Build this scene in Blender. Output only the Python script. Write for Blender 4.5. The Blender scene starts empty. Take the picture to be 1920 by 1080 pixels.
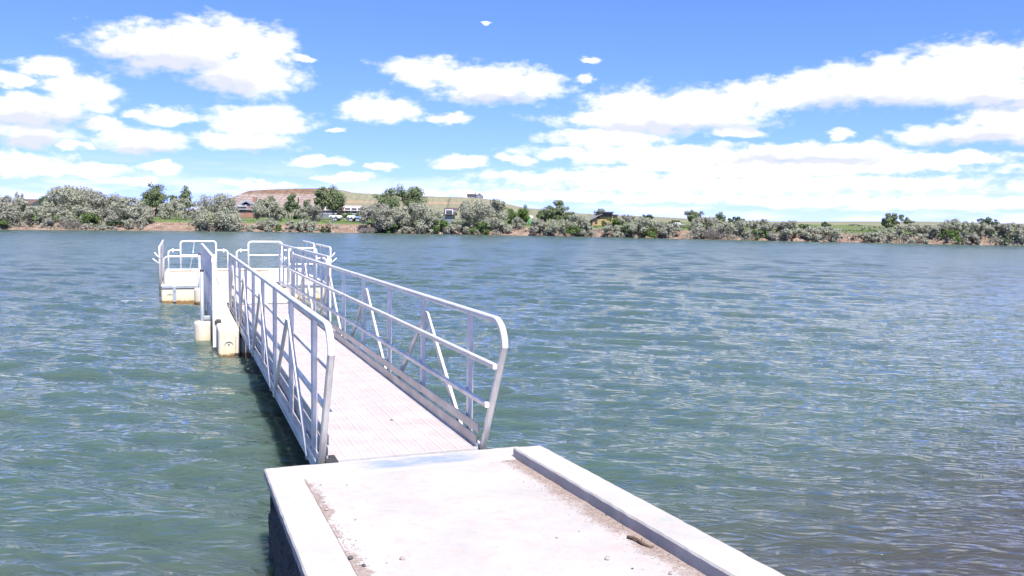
import bpy, bmesh, math, random
import numpy as np

# ------------------------------------------------------------------ camera, sky, sun, exposure
scene = bpy.context.scene
COL = scene.collection
R = math.radians
CAM_H = 2.53                      # eye above the water
F_PX = 1600.0                     # focal length in pixels of the 1920 px wide photograph (30 mm)
YAW, PITCH, ROLL = R(21.3), R(4.75), math.atan(.016)
FWD = np.array([math.sin(YAW) * math.cos(PITCH), math.cos(YAW) * math.cos(PITCH), -math.sin(PITCH)])
RT0 = np.array([math.cos(YAW), -math.sin(YAW), 0.0])
UP0 = np.cross(RT0, FWD)
RT = RT0 * math.cos(ROLL) + UP0 * math.sin(ROLL)
UP = -RT0 * math.sin(ROLL) + UP0 * math.cos(ROLL)

from mathutils import Matrix, Vector
cam_data = bpy.data.cameras.new('camera')
cam = bpy.data.objects.new('camera', cam_data)
COL.objects.link(cam)
cam_data.sensor_width = 36.0
cam_data.lens = 30.0
cam_data.clip_start = 0.1
cam_data.clip_end = 20000.0
m = Matrix.Identity(4)
for i in range(3):
    m[i][0], m[i][1], m[i][2] = RT[i], UP[i], -FWD[i]
m[2][3] = CAM_H
cam.matrix_world = m
scene.camera = cam

SUN_VEC = Vector((0.012, -0.56, 0.83)).normalized()      # towards the sun: behind the viewer
SUN_EL = math.asin(SUN_VEC.z)
SUN_AZ = math.atan2(SUN_VEC.x, SUN_VEC.y)

scene.view_settings.view_transform = 'Standard'
scene.view_settings.look = 'None'
scene.view_settings.gamma = 1.0
scene.view_settings.use_curve_mapping = False
scene.view_settings.exposure = 1.3
scene.cycles.use_denoising = True
scene.cycles.max_bounces = 8

sun_data = bpy.data.lights.new('sun', 'SUN')
sun_data.energy = 4.5
sun_data.angle = R(0.53)
sun_data.color = (1.0, 0.955, 0.90)
sun = bpy.data.objects.new('sun', sun_data)
COL.objects.link(sun)
sun.rotation_euler = SUN_VEC.to_track_quat('Z', 'Y').to_euler()
sun.location = (0, -20, 40)


def pix_dir(px, py):
    d = FWD + RT * (px - 960.0) / F_PX + UP * (540.0 - py) / F_PX
    return d / np.linalg.norm(d)


def azel(px, py):
    d = pix_dir(px, py)
    return math.atan2(d[0], d[1]), math.asin(d[2])


def at(px, py, depth):
    """point of the place seen at a photograph pixel, at a depth in metres along the view axis"""
    d = FWD + RT * (px - 960.0) / F_PX + UP * (540.0 - py) / F_PX
    return d * depth + np.array([0, 0, CAM_H])


world = bpy.data.worlds.new('World')
scene.world = world
world.use_nodes = True
W = world.node_tree
W.nodes.clear()


def nd(tree, typ, **kw):
    n = tree.nodes.new(typ)
    for k, v in kw.items():
        setattr(n, k, v)
    return n


def mth(tree, op, a, b=None, c=None, clamp=False):
    n = tree.nodes.new('ShaderNodeMath')
    n.operation = op
    n.use_clamp = clamp
    for i, v in enumerate((a, b, c)):
        if v is None:
            continue
        if isinstance(v, (int, float)):
            n.inputs[i].default_value = v
        else:
            tree.links.new(v, n.inputs[i])
    return n.outputs[0]


def vmth(tree, op, a, b=None, c=None):
    n = tree.nodes.new('ShaderNodeVectorMath')
    n.operation = op
    for i, v in enumerate((a, b, c)):
        if v is None:
            continue
        if isinstance(v, (tuple, list)):
            n.inputs[i].default_value = v
        else:
            tree.links.new(v, n.inputs[i])
    return n.outputs['Value'] if op == 'LENGTH' else n.outputs[0]


def smooth(tree, x, lo, hi, out0=0.0, out1=1.0):
    n = tree.nodes.new('ShaderNodeMapRange')
    n.interpolation_type = 'SMOOTHSTEP'
    n.inputs['From Min'].default_value = lo
    n.inputs['From Max'].default_value = hi
    n.inputs['To Min'].default_value = out0
    n.inputs['To Max'].default_value = out1
    tree.links.new(x, n.inputs['Value'])
    return n.outputs['Result']


def mixc(tree, f, a, b):
    n = tree.nodes.new('ShaderNodeMix')
    n.data_type = 'RGBA'
    if isinstance(f, (int, float)):
        n.inputs[0].default_value = f
    else:
        tree.links.new(f, n.inputs[0])
    for i, v in ((6, a), (7, b)):
        if isinstance(v, (tuple, list)):
            n.inputs[i].default_value = (*v[:3], 1)
        else:
            tree.links.new(v, n.inputs[i])
    return n.outputs[2]


# cumulus clouds: centre and half size of each puff, as seen in the photograph, turned into azimuth / elevation
CLOUDS = [
    (325, 92, 125, 36), (430, 76, 100, 34), (500, 94, 46, 26), (468, 144, 88, 30), (235, 92, 55, 14), (567, 108, 20, 5),
    (96, 130, 48, 15), (22, 152, 24, 12), (150, 172, 60, 28), (45, 205, 95, 24), (60, 252, 66, 18),
    (190, 230, 34, 14), (268, 262, 76, 20), (310, 219, 52, 11), (132, 274, 24, 8),
    (490, 226, 86, 26), (450, 264, 92, 14), (45, 308, 90, 18), (165, 318, 70, 11), (300, 314, 36, 10),
    (795, 133, 72, 24), (930, 158, 122, 31), (712, 206, 68, 22), (632, 243, 16, 6), (845, 223, 40, 9),
    (600, 300, 52, 9), (860, 303, 50, 12), (712, 311, 30, 8), (1107, 113, 20, 7), (1100, 148, 20, 7), (908, 46, 8, 3),
    (1190, 198, 90, 32), (1230, 228, 185, 20), (1340, 196, 120, 27), (1450, 176, 100, 24), (1560, 162, 85, 32), (1680, 154, 140, 36),
    (1830, 122, 105, 36), (1870, 176, 105, 20), (1380, 246, 48, 10), (1140, 258, 110, 16),
    (1840, 252, 140, 14), (1895, 224, 80, 20), (1580, 251, 24, 9), (1520, 285, 170, 15), (1220, 286, 230, 14), (1720, 300, 160, 12),
    (970, 298, 40, 8), (640, 335, 60, 8), (490, 344, 70, 6), (1420, 318, 330, 11), (1100, 330, 190, 10), (240, 340, 50, 7),
    (1400, 345, 480, 16), (1120, 368, 380, 10), (1650, 378, 380, 11), (1560, 308, 260, 12), (1300, 300, 200, 14),
    # out of the frame the same kind of sky goes on
    (-260, 170, 150, 40), (-420, 240, 120, 24), (-150, 305, 110, 14), (2150, 180, 170, 40), (2380, 250, 160, 26), (2100, 310, 150, 14),
    (-250, -140, 170, 60), (2300, -120, 190, 60), (1550, -330, 170, 70), (560, -420, 190, 70),
]
# the flat grey undersides of the thicker clouds
BASES = [(300, 118, 130, 20), (420, 160, 90, 16), (70, 225, 120, 16), (50, 265, 70, 12), (500, 282, 80, 8), (930, 186, 100, 10),
         (1640, 196, 150, 16), (1860, 196, 90, 12), (1250, 240, 190, 10), (1840, 266, 120, 10), (1500, 300, 190, 8), (270, 282, 70, 8),
         (2150, 215, 150, 18), (-260, 205, 140, 18)]


def puff_field(vec, puffs, kx, ky, soft):
    acc = None
    for (px, py, rx, ry) in puffs:
        a, e = azel(px, py)
        sx = 1.0 / (rx / F_PX * kx)
        sy = 1.0 / (ry / F_PX * ky)
        d = vmth(W, 'LENGTH', vmth(W, 'MULTIPLY_ADD', vec, (sx, sy, 0), (-a * sx, -e * sy, 0)))
        acc = d if acc is None else (mth(W, 'SMOOTH_MIN', acc, d, soft) if soft else mth(W, 'MINIMUM', acc, d))
    return acc


def build_world():
    tc = nd(W, 'ShaderNodeTexCoord')
    sep = nd(W, 'ShaderNodeSeparateXYZ')
    W.links.new(tc.outputs['Generated'], sep.inputs[0])
    az = mth(W, 'ARCTAN2', sep.outputs[0], sep.outputs[1])
    el = mth(W, 'ARCSINE', sep.outputs[2])
    comb = nd(W, 'ShaderNodeCombineXYZ')
    W.links.new(az, comb.inputs[0])
    W.links.new(el, comb.inputs[1])
    p = comb.outputs[0]
    # ragged billows: the field is looked up through two octaves of warp and eaten by a fine noise
    ps = vmth(W, 'MULTIPLY', p, (1.0, 1.9, 1.0))

    def noise(vec, scale, detail, rough, off=0.0):
        n = nd(W, 'ShaderNodeTexNoise')
        n.inputs['Scale'].default_value = scale
        n.inputs['Detail'].default_value = detail
        n.inputs['Roughness'].default_value = rough
        v = vmth(W, 'ADD', vec, (off, off * 1.7, 0.0))
        W.links.new(v, n.inputs['Vector'])
        return n
    n2 = noise(ps, 26.0, 4.0, 0.6, 3.1)
    w2 = vmth(W, 'MULTIPLY', vmth(W, 'SUBTRACT', n2.outputs['Color'], (.5, .5, .5)), (0.045, 0.022, 0))
    pw = vmth(W, 'ADD', p, w2)
    d0 = puff_field(pw, CLOUDS, 0.95, 1.02, 0.0)
    fine = noise(ps, 40.0, 6.0, 0.57, 7.7).outputs[0]
    dens_in = mth(W, 'ADD', d0, mth(W, 'MULTIPLY', mth(W, 'SUBTRACT', fine, 0.5), 1.7))
    dens = smooth(W, dens_in, 1.42, 0.60, 0.0, 0.97)
    # scattered thin veil low over the horizon
    veil_n = noise(vmth(W, 'MULTIPLY', p, (1.0, 7.0, 1.0)), 8.0, 4.0, 0.6, 11.0).outputs[0]
    veil = mth(W, 'MULTIPLY', smooth(W, veil_n, 0.42, 0.62), smooth(W, el, 0.07, 0.012, 0.0, 0.62))
    dens_all = mth(W, 'MAXIMUM', dens, veil)
    db = puff_field(pw, BASES, 1.0, 1.3, 0.0)
    shade = smooth(W, mth(W, 'ADD', db, mth(W, 'MULTIPLY', mth(W, 'SUBTRACT', fine, 0.5), 1.4)), 1.25, 0.35)
    sky = nd(W, 'ShaderNodeTexSky')
    sky.sky_type = 'NISHITA'
    sky.sun_disc = False
    sky.sun_elevation = SUN_EL
    sky.sun_rotation = SUN_AZ
    sky.altitude = 3000.0
    sky.air_density = 0.6
    sky.dust_density = 0.0
    sky.ozone_density = 10.0
    shade = mth(W, 'MAXIMUM', shade, smooth(W, fine, 0.50, 0.68, 0.0, 0.45))
    ccol = mixc(W, shade, CLOUD_LIT, CLOUD_DARK)
    # film-like shoulder so that the low sky keeps its blue
    num = vmth(W, 'MULTIPLY', sky.outputs[0], (1.25, 1.38, 1.30))
    den = vmth(W, 'MULTIPLY_ADD', num, (0.19, 0.19, 0.035), (1.0, 1.0, 1.0))
    out = mixc(W, dens_all, vmth(W, 'DIVIDE', num, den), ccol)
    bg = nd(W, 'ShaderNodeBackground')
    bg.inputs['Strength'].default_value = 0.12
    W.links.new(out, bg.inputs['Color'])
    world.cycles.sampling_method = 'NONE'
    wo = nd(W, 'ShaderNodeOutputWorld')
    W.links.new(bg.outputs[0], wo.inputs[0])


CLOUD_LIT = (4.3, 4.3, 4.35)
CLOUD_DARK = (2.85, 2.95, 3.35)
build_world()

# ------------------------------------------------------------------ helpers
rnd = random.Random(7)


def tag(o, label=None, cat=None, group=None, kind=None):
    if label:
        o['label'] = label
    if cat:
        o['category'] = cat
    if group:
        o['group'] = group
    if kind:
        o['kind'] = kind
    return o


def empty(name, loc=(0, 0, 0), parent=None):
    o = bpy.data.objects.new(name, None)
    COL.objects.link(o)
    o.location = loc
    o.empty_display_size = 0.2
    if parent:
        o.parent = parent
    return o


def world_loc(o):
    v = Vector((0, 0, 0))
    while o is not None:
        v += o.location
        o = o.parent
    return v


def np_mesh(name, verts, faces, smooth_shade=False):
    """verts (n,3) float, faces (m,k) int with a constant k"""
    verts = np.ascontiguousarray(verts, dtype=np.float32)
    faces = np.ascontiguousarray(faces, dtype=np.int32)
    me = bpy.data.meshes.new(name)
    me.vertices.add(len(verts))
    me.vertices.foreach_set('co', verts.ravel())
    mcount, k = faces.shape
    me.loops.add(mcount * k)
    me.loops.foreach_set('vertex_index', faces.ravel())
    me.polygons.add(mcount)
    me.polygons.foreach_set('loop_start', np.arange(0, mcount * k, k, dtype=np.int32))
    me.polygons.foreach_set('loop_total', np.full(mcount, k, dtype=np.int32))
    if smooth_shade:
        me.polygons.foreach_set('use_smooth', np.ones(mcount, dtype=bool))
    me.update(calc_edges=True)
    return me


def link_mesh(name, me, mat, parent=None, loc=(0, 0, 0)):
    o = bpy.data.objects.new(name, me)
    if mat and not me.materials:
        me.materials.append(mat)
    COL.objects.link(o)
    if parent:
        o.parent = parent
    o.location = loc
    return o


class MB:
    """collects simple solids (in world coordinates) and links them as one mesh object"""

    def __init__(self):
        self.v, self.f, self.s = [], [], []

    def add(self, verts, faces, smooth_shade=False):
        b = len(self.v)
        self.v += [tuple(map(float, p)) for p in verts]
        self.f += [tuple(b + i for i in q) for q in faces]
        self.s += [smooth_shade] * len(faces)
        return self

    def box(self, x0, x1, y0, y1, z0, z1):
        v = [(x0, y0, z0), (x1, y0, z0), (x1, y1, z0), (x0, y1, z0), (x0, y0, z1), (x1, y0, z1), (x1, y1, z1), (x0, y1, z1)]
        return self.add(v, [(0, 3, 2, 1), (4, 5, 6, 7), (0, 1, 5, 4), (1, 2, 6, 5), (2, 3, 7, 6), (3, 0, 4, 7)])

    def cbox(self, x0, x1, y0, y1, z0, z1, c=.004):
        """box with chamfered edges"""
        bm = bmesh.new()
        vs = [bm.verts.new(p) for p in ((x0, y0, z0), (x1, y0, z0), (x1, y1, z0), (x0, y1, z0), (x0, y0, z1), (x1, y0, z1), (x1, y1, z1), (x0, y1, z1))]
        for q in ((0, 3, 2, 1), (4, 5, 6, 7), (0, 1, 5, 4), (1, 2, 6, 5), (2, 3, 7, 6), (3, 0, 4, 7)):
            bm.faces.new([vs[i] for i in q])
        bmesh.ops.bevel(bm, geom=bm.edges[:], offset=c, segments=1, affect='EDGES')
        bm.verts.index_update()
        self.add([v.co[:] for v in bm.verts], [[v.index for v in f.verts] for f in bm.faces])
        bm.free()
        return self

    def bar(self, a, b, w, h, ref=(1, 0, 0), c=0.0):
        """rectangular bar from a to b; w is measured along ref, h across it"""
        a, b = Vector(a), Vector(b)
        d = (b - a).normalized()
        s = Vector(ref)
        s = (s - d * s.dot(d)).normalized()
        t = d.cross(s)
        prof = []
        if c <= 0:
            prof = [(-w / 2, -h / 2), (w / 2, -h / 2), (w / 2, h / 2), (-w / 2, h / 2)]
        else:
            for sx, sy, k in ((-1, -1, 0), (1, -1, 1), (1, 1, 0), (-1, 1, 1)):
                p1 = (sx * (w / 2 - c), sy * h / 2)
                p2 = (sx * w / 2, sy * (h / 2 - c))
                prof += [p2, p1] if k == 0 else [p1, p2]
        n = len(prof)
        vs = [a + s * p + t * q for p, q in prof] + [b + s * p + t * q for p, q in prof]
        fs = [tuple(range(n - 1, -1, -1)), tuple(range(n, 2 * n))]
        fs += [(i, (i + 1) % n, n + (i + 1) % n, n + i) for i in range(n)]
        return self.add(vs, fs)

    def sweep(self, pts, prof, ref=(1, 0, 0), smooth_shade=False):
        """profile (list of 2D points: along ref, across) swept along a polyline"""
        pts = [Vector(p) for p in pts]
        n = len(prof)
        vs, fs = [], []
        for i, p in enumerate(pts):
            if i == 0:
                d = pts[1] - p
            elif i == len(pts) - 1:
                d = p - pts[i - 1]
            else:
                d = (pts[i + 1] - p).normalized() + (p - pts[i - 1]).normalized()
            d.normalize()
            s = Vector(ref)
            s = (s - d * s.dot(d))
            s.normalize()
            t = d.cross(s)
            vs += [p + s * q[0] + t * q[1] for q in prof]
        for i in range(len(pts) - 1):
            for j in range(n):
                k = (j + 1) % n
                fs.append((i * n + j, i * n + k, (i + 1) * n + k, (i + 1) * n + j))
        self.add(vs, fs, smooth_shade)
        b = len(self.v) - len(vs)
        self.f += [tuple(b + i for i in range(n - 1, -1, -1)), tuple(b + len(vs) - n + i for i in range(n))]
        self.s += [False, False]
        return self

    def tube(self, pts, r, n=8, ref=(1, 0, 0)):
        prof = [(r * math.cos(2 * math.pi * i / n), r * math.sin(2 * math.pi * i / n)) for i in range(n)]
        return self.sweep(pts, prof, ref, True)

    def lathe(self, cx, cy, prof, n=24):
        vs, fs = [], []
        for r, z in prof:
            for i in range(n):
                a = 2 * math.pi * i / n
                vs.append((cx + r * math.cos(a), cy + r * math.sin(a), z))
        for j in range(len(prof) - 1):
            for i in range(n):
                k = (i + 1) % n
                fs.append((j * n + i, j * n + k, (j + 1) * n + k, (j + 1) * n + i))
        self.add(vs, fs, True)
        return self

    def mesh(self, name, off=(0, 0, 0)):
        me = bpy.data.meshes.new(name)
        me.from_pydata([(x - off[0], y - off[1], z - off[2]) for x, y, z in self.v], [], self.f)
        for p, s in zip(me.polygons, self.s):
            p.use_smooth = s
        me.update()
        return me

    def build(self, name, mat, parent=None, origin=None):
        off = world_loc(parent) if parent else Vector((0, 0, 0))
        if origin is not None:
            off = Vector(origin)
        me = self.mesh(name, off)
        o = link_mesh(name, me, mat, parent)
        if origin is not None:
            o.location = Vector(origin) - (world_loc(parent) if parent else Vector((0, 0, 0)))
        return o


def arc(c, r, a0, a1, n, plane='yz'):
    out = []
    for i in range(n + 1):
        a = a0 + (a1 - a0) * i / n
        p, q = r * math.cos(a), r * math.sin(a)
        out.append((c[0], c[1] + p, c[2] + q) if plane == 'yz' else (c[0] + p, c[1], c[2] + q))
    return out


# ------------------------------------------------------------------ materials
def new_mat(name):
    mt = bpy.data.materials.new(name)
    mt.use_nodes = True
    t = mt.node_tree
    return mt, t, t.nodes['Principled BSDF']


def tex_noise(t, scale, detail=6.0, rough=0.55, vec=None, coord='Object', dist=0.0, stretch=None):
    n = t.nodes.new('ShaderNodeTexNoise')
    n.inputs['Scale'].default_value = scale
    n.inputs['Detail'].default_value = detail
    n.inputs['Roughness'].default_value = rough
    n.inputs['Distortion'].default_value = dist
    if vec is None:
        if coord == 'World':
            vec = t.nodes.new('ShaderNodeNewGeometry').outputs['Position']
        else:
            vec = t.nodes.new('ShaderNodeTexCoord').outputs[coord]
    if stretch:
        vec = vmth(t, 'MULTIPLY', vec, stretch)
    t.links.new(vec, n.inputs['Vector'])
    return n.outputs[0]


def ramp(t, fac, stops):
    n = t.nodes.new('ShaderNodeValToRGB')
    els = n.color_ramp.elements
    while len(els) < len(stops):
        els.new(0.5)
    for e, (p, c) in zip(els, stops):
        e.position = p
        e.color = (*c, 1)
    t.links.new(fac, n.inputs[0])
    return n.outputs[0]


def bump(t, h, strength, dist, bsdf):
    b = t.nodes.new('ShaderNodeBump')
    b.inputs['Strength'].default_value = strength
    b.inputs['Distance'].default_value = dist
    t.links.new(h, b.inputs['Height'])
    t.links.new(b.outputs[0], bsdf.inputs['Normal'])
    return b


def simple_mat(name, c0, c1, scale=6.0, rough=0.6, metallic=0.0, bump_s=0.0, bump_d=0.004, coord='World', rough_var=0.1, stretch=None):
    mt, t, b = new_mat(name)
    n = tex_noise(t, scale, 6, 0.6, coord=coord, stretch=stretch)
    t.links.new(ramp(t, n, [(0.3, c0), (0.7, c1)]), b.inputs['Base Color'])
    b.inputs['Metallic'].default_value = metallic
    rr = smooth(t, n, 0.3, 0.7, rough - rough_var, rough + rough_var)
    t.links.new(rr, b.inputs['Roughness'])
    if bump_s:
        n2 = tex_noise(t, scale * 9, 5, 0.6, coord=coord, stretch=stretch)
        bump(t, n2, bump_s, bump_d, b)
    return mt


def aluminium(name='aluminium', tone=(0.74, 0.70, 0.66)):
    mt, t, b = new_mat(name)
    n = tex_noise(t, 2.5, 6, 0.65, coord='World')
    n2 = tex_noise(t, 30, 4, 0.6, coord='World', stretch=(1, .15, .4))
    f = mth(t, 'ADD', mth(t, 'MULTIPLY', n, 0.6), mth(t, 'MULTIPLY', n2, 0.4))
    c = ramp(t, f, [(0.32, tuple(v * .72 for v in tone)), (0.55, tone), (0.75, tuple(min(1, v * 1.18) for v in tone))])
    t.links.new(c, b.inputs['Base Color'])
    b.inputs['Metallic'].default_value = 0.38
    t.links.new(smooth(t, f, 0.3, 0.7, 0.48, 0.3), b.inputs['Roughness'])
    bump(t, n2, 0.12, 0.002, b)
    return mt


def concrete_mat(name, base=(0.42, 0.40, 0.385), dirt=None, blue=False):
    mt, t, b = new_mat(name)
    pos = t.nodes.new('ShaderNodeNewGeometry').outputs['Position']
    n = tex_noise(t, 1.7, 8, 0.62, vec=pos)
    n2 = tex_noise(t, 45, 6, 0.7, vec=pos)
    n3 = tex_noise(t, 9, 7, 0.7, vec=pos, dist=0.6)
    f = mth(t, 'ADD', mth(t, 'MULTIPLY', n, 0.55), mth(t, 'ADD', mth(t, 'MULTIPLY', n2, 0.2), mth(t, 'MULTIPLY', n3, 0.25)))
    lo = tuple(v * .74 for v in base)
    hi = tuple(min(1, v * 1.2) for v in base)
    c = ramp(t, f, [(0.3, lo), (0.5, base), (0.72, hi)])
    # rusty-pink dust lying in drifts
    dust = smooth(t, n3, 0.46, 0.66, 0.0, 0.75)
    c = mixc(t, dust, c, (base[0] * .98, base[1] * .83, base[2] * .80))
    if dirt:
        sep = t.nodes.new('ShaderNodeSeparateXYZ')
        t.links.new(pos, sep.inputs[0])
        wob = mth(t, 'MULTIPLY', mth(t, 'SUBTRACT', tex_noise(t, 3.5, 8, 0.75, vec=pos), 0.5), 0.5)
        for xe, width, sgn, amt in dirt:
            dx = mth(t, 'MULTIPLY', mth(t, 'SUBTRACT', sep.outputs[0], xe), sgn)
            mk = smooth(t, mth(t, 'ADD', dx, wob), width, width * .35, 0.0, amt)
            mk = mth(t, 'MULTIPLY', mk, smooth(t, n2, 0.25, 0.55, 0.55, 1.0))
            c = mixc(t, mk, c, ramp(t, n2, [(0.34, (0.12, 0.085, 0.072)), (0.5, (0.235, 0.18, 0.16)), (0.68, (0.32, 0.26, 0.24))]))
    if blue:
        sep = t.nodes.new('ShaderNodeSeparateXYZ')
        t.links.new(pos, sep.inputs[0])
        nb = tex_noise(t, 5.0, 8, 0.72, vec=pos, stretch=(1, 2.4, 1))
        mx = mth(t, 'MULTIPLY', smooth(t, sep.outputs[0], 1.05, 1.45), smooth(t, sep.outputs[0], 2.22, 1.95))
        my = mth(t, 'MULTIPLY', smooth(t, sep.outputs[1], 6.03, 6.1), smooth(t, sep.outputs[1], 6.37, 6.27))
        mk = mth(t, 'MULTIPLY', mth(t, 'MULTIPLY', mx, my), smooth(t, nb, 0.36, 0.56, 0.15, 0.95))
        c = mixc(t, mk, c, (0.19, 0.235, 0.31))
    t.links.new(c, b.inputs['Base Color'])
    b.inputs['Roughness'].default_value = 0.9
    b.inputs['Specular IOR Level'].default_value = 0.25
    hh = mth(t, 'ADD', mth(t, 'MULTIPLY', n2, 0.6), n3)
    bump(t, hh, 0.5, 0.006, b)
    return mt


def poly_mat():
    """cream polyethylene floats with a rust-brown algae line just above the water"""
    mt, t, b = new_mat('cream_polyethylene')
    pos = t.nodes.new('ShaderNodeNewGeometry').outputs['Position']
    sep = t.nodes.new('ShaderNodeSeparateXYZ')
    t.links.new(pos, sep.inputs[0])
    n = tex_noise(t, 3.0, 6, 0.6, vec=pos)
    n2 = tex_noise(t, 14, 6, 0.7, vec=pos, stretch=(1, 1, .25))
    c = ramp(t, n, [(0.3, (0.47, 0.425, 0.34)), (0.7, (0.56, 0.515, 0.425))])
    z = mth(t, 'ADD', sep.outputs[2], mth(t, 'MULTIPLY', mth(t, 'SUBTRACT', n2, 0.5), 0.12))
    c = mixc(t, smooth(t, z, 0.22, 0.05, 0.0, 0.45), c, (0.50, 0.40, 0.20))
    c = mixc(t, smooth(t, z, 0.075, 0.03, 0.0, 0.95), c, (0.19, 0.10, 0.03))
    t.links.new(c, b.inputs['Base Color'])
    b.inputs['Roughness'].default_value = 0.55
    b.inputs['Subsurface Weight'].default_value = 0.0
    bump(t, tex_noise(t, 120, 3, 0.5, vec=pos), 0.15, 0.002, b)
    return mt


def leaf_mat(name, c0, c1, c2, transl=0.42):
    mt, t, b = new_mat(name)
    geo = t.nodes.new('ShaderNodeNewGeometry')
    n = tex_noise(t, 0.9, 4, 0.6, coord='World')
    f = mth(t, 'ADD', mth(t, 'MULTIPLY', geo.outputs['Random Per Island'], 0.55), mth(t, 'MULTIPLY', n, 0.45))
    c = ramp(t, f, [(0.15, c0), (0.5, c1), (0.85, c2)])
    t.links.new(c, b.inputs['Base Color'])
    b.inputs['Roughness'].default_value = 0.65
    b.inputs['Specular IOR Level'].default_value = 0.25
    tr = t.nodes.new('ShaderNodeBsdfTranslucent')
    t.links.new(c, tr.inputs['Color'])
    mx = t.nodes.new('ShaderNodeMixShader')
    mx.inputs[0].default_value = transl
    t.links.new(b.outputs[0], mx.inputs[1])
    t.links.new(tr.outputs[0], mx.inputs[2])
    t.links.new(mx.outputs[0], t.nodes['Material Output'].inputs['Surface'])
    return mt


def water_mat():
    mt, t, b = new_mat('turbid_water')
    geo = t.nodes.new('ShaderNodeNewGeometry').outputs['Position']
    rot = t.nodes.new('ShaderNodeVectorRotate')          # wind frame: x along the crests
    rot.rotation_type = 'Z_AXIS'
    rot.inputs['Angle'].default_value = YAW + 0.10
    t.links.new(geo, rot.inputs['Vector'])
    pos = rot.outputs[0]
    sep = t.nodes.new('ShaderNodeSeparateXYZ')
    t.links.new(geo, sep.inputs[0])
    n = tex_noise(t, 0.05, 3, 0.55, vec=pos)
    c = ramp(t, n, [(0.3, (0.048, 0.077, 0.064)), (0.7, (0.060, 0.091, 0.075))])
    # browner, darker water near the shore, reaching further out to both sides
    near_brown = smooth(t, mth(t, 'ADD', sep.outputs[1], mth(t, 'MULTIPLY', mth(t, 'ABSOLUTE', mth(t, 'SUBTRACT', sep.outputs[0], 1.6)), -0.28)), 7.0, 2.6)
    c = mixc(t, near_brown, c, (0.050, 0.046, 0.042))
    # a few breaking crests out on the lake
    fo = tex_noise(t, 0.55, 4, 0.6, vec=pos, stretch=(0.5, 1.6, 1))
    foam = smooth(t, fo, 0.745, 0.78)
    # a crest breaking against the left arm of the dock
    cr = t.nodes.new('ShaderNodeVectorMath')
    cr.operation = 'MULTIPLY_ADD'
    cr.inputs[1].default_value = (0.85, 2.6, 0)
    cr.inputs[2].default_value = (1.35 * 0.85, -26.05 * 2.6, 0)
    t.links.new(geo, cr.inputs[0])
    cd = mth(t, 'ADD', vmth(t, 'LENGTH', cr.outputs[0]), mth(t, 'MULTIPLY', mth(t, 'SUBTRACT', tex_noise(t, 6.0, 4, 0.7, vec=pos), 0.5), 3.2))
    foam = mth(t, 'MAXIMUM', foam, smooth(t, cd, 0.25, -0.2, 0.0, 0.7))
    c = mixc(t, foam, c, (0.6, 0.64, 0.66))
    t.links.new(c, b.inputs['Base Color'])
    # the open lake is ruffled by wind too fine to model
    ruff = smooth(t, sep.outputs[1], 10.0, 60.0, 0.03, 0.22)
    t.links.new(mth(t, 'ADD', mth(t, 'MULTIPLY', foam, 0.5), ruff), b.inputs['Roughness'])
    b.inputs['IOR'].default_value = 1.333
    def ridge_noise(scale, detail, st, off):
        n_ = t.nodes.new('ShaderNodeTexNoise')           # sharp-crested ripples
        n_.noise_type = 'RIDGED_MULTIFRACTAL'
        n_.normalize = False
        n_.inputs['Scale'].default_value = scale
        n_.inputs['Detail'].default_value = detail
        n_.inputs['Roughness'].default_value = 0.5
        n_.inputs['Offset'].default_value = 0.9
        n_.inputs['Gain'].default_value = 1.0
        n_.inputs['Distortion'].default_value = 0.35
        t.links.new(vmth(t, 'MULTIPLY_ADD', pos, st, (off, off * .7, 0)), n_.inputs['Vector'])
        return n_.outputs[0]
    h1 = ridge_noise(2.6, 2.0, (0.40, 1.15, 1), 0.0)
    h2 = ridge_noise(9.0, 2.0, (0.42, 1.10, 1), 5.3)
    h3 = tex_noise(t, 0.5, 3, 0.6, vec=pos, stretch=(0.6, 1.2, 1), dist=0.5)
    h = mth(t, 'ADD', mth(t, 'MULTIPLY', h1, 0.019), mth(t, 'ADD', mth(t, 'MULTIPLY', h2, 0.0115), mth(t, 'MULTIPLY', h3, 0.08)))
    # light wanders inside silty water, so shade on it stays soft
    b.inputs['Subsurface Weight'].default_value = 1.0
    b.inputs['Subsurface Radius'].default_value = (0.8, 1.0, 0.8)
    b.inputs['Subsurface Scale'].default_value = 1.2
    bump(t, h, 1.0, 1.0, b)
    return mt


MAT = {}
MAT['alu'] = aluminium()
MAT['alu_dull'] = aluminium('dull_aluminium', (0.46, 0.44, 0.42))
MAT['galv'] = aluminium('galvanised_pipe', (0.40, 0.43, 0.46))
MAT['white_pipe'] = simple_mat('white_coated_pipe', (0.72, 0.72, 0.72), (0.82, 0.82, 0.83), 5, 0.4)
MAT['deck'] = simple_mat('deck_grating_plastic', (0.365, 0.315, 0.317), (0.43, 0.38, 0.382), 3.5, 0.65, bump_s=0.15)
MAT['deck_strip'] = simple_mat('deck_strip_plastic', (0.385, 0.355, 0.355), (0.44, 0.41, 0.41), 3.5, 0.6)
MAT['poly'] = poly_mat()
MAT['rubber'] = simple_mat('black_rubber', (0.02, 0.02, 0.022), (0.04, 0.04, 0.042), 12, 0.7)
MAT['board'] = simple_mat('weathered_board', (0.20, 0.14, 0.10), (0.34, 0.26, 0.20), 8, 0.85, bump_s=0.3)
MAT['slab'] = concrete_mat('slab_concrete', (0.36, 0.34, 0.335), dirt=[(2.40, 0.17, -1, 1.0), (0.79, 0.05, 1, 0.9)])
MAT['kerb'] = concrete_mat('kerb_concrete', (0.365, 0.355, 0.345))
MAT['border'] = concrete_mat('border_concrete', (0.365, 0.355, 0.345), blue=True)
MAT['wall'] = simple_mat('rough_concrete', (0.05, 0.045, 0.042), (0.27, 0.245, 0.225), 22, 0.95, bump_s=1.0, bump_d=0.05)
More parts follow.
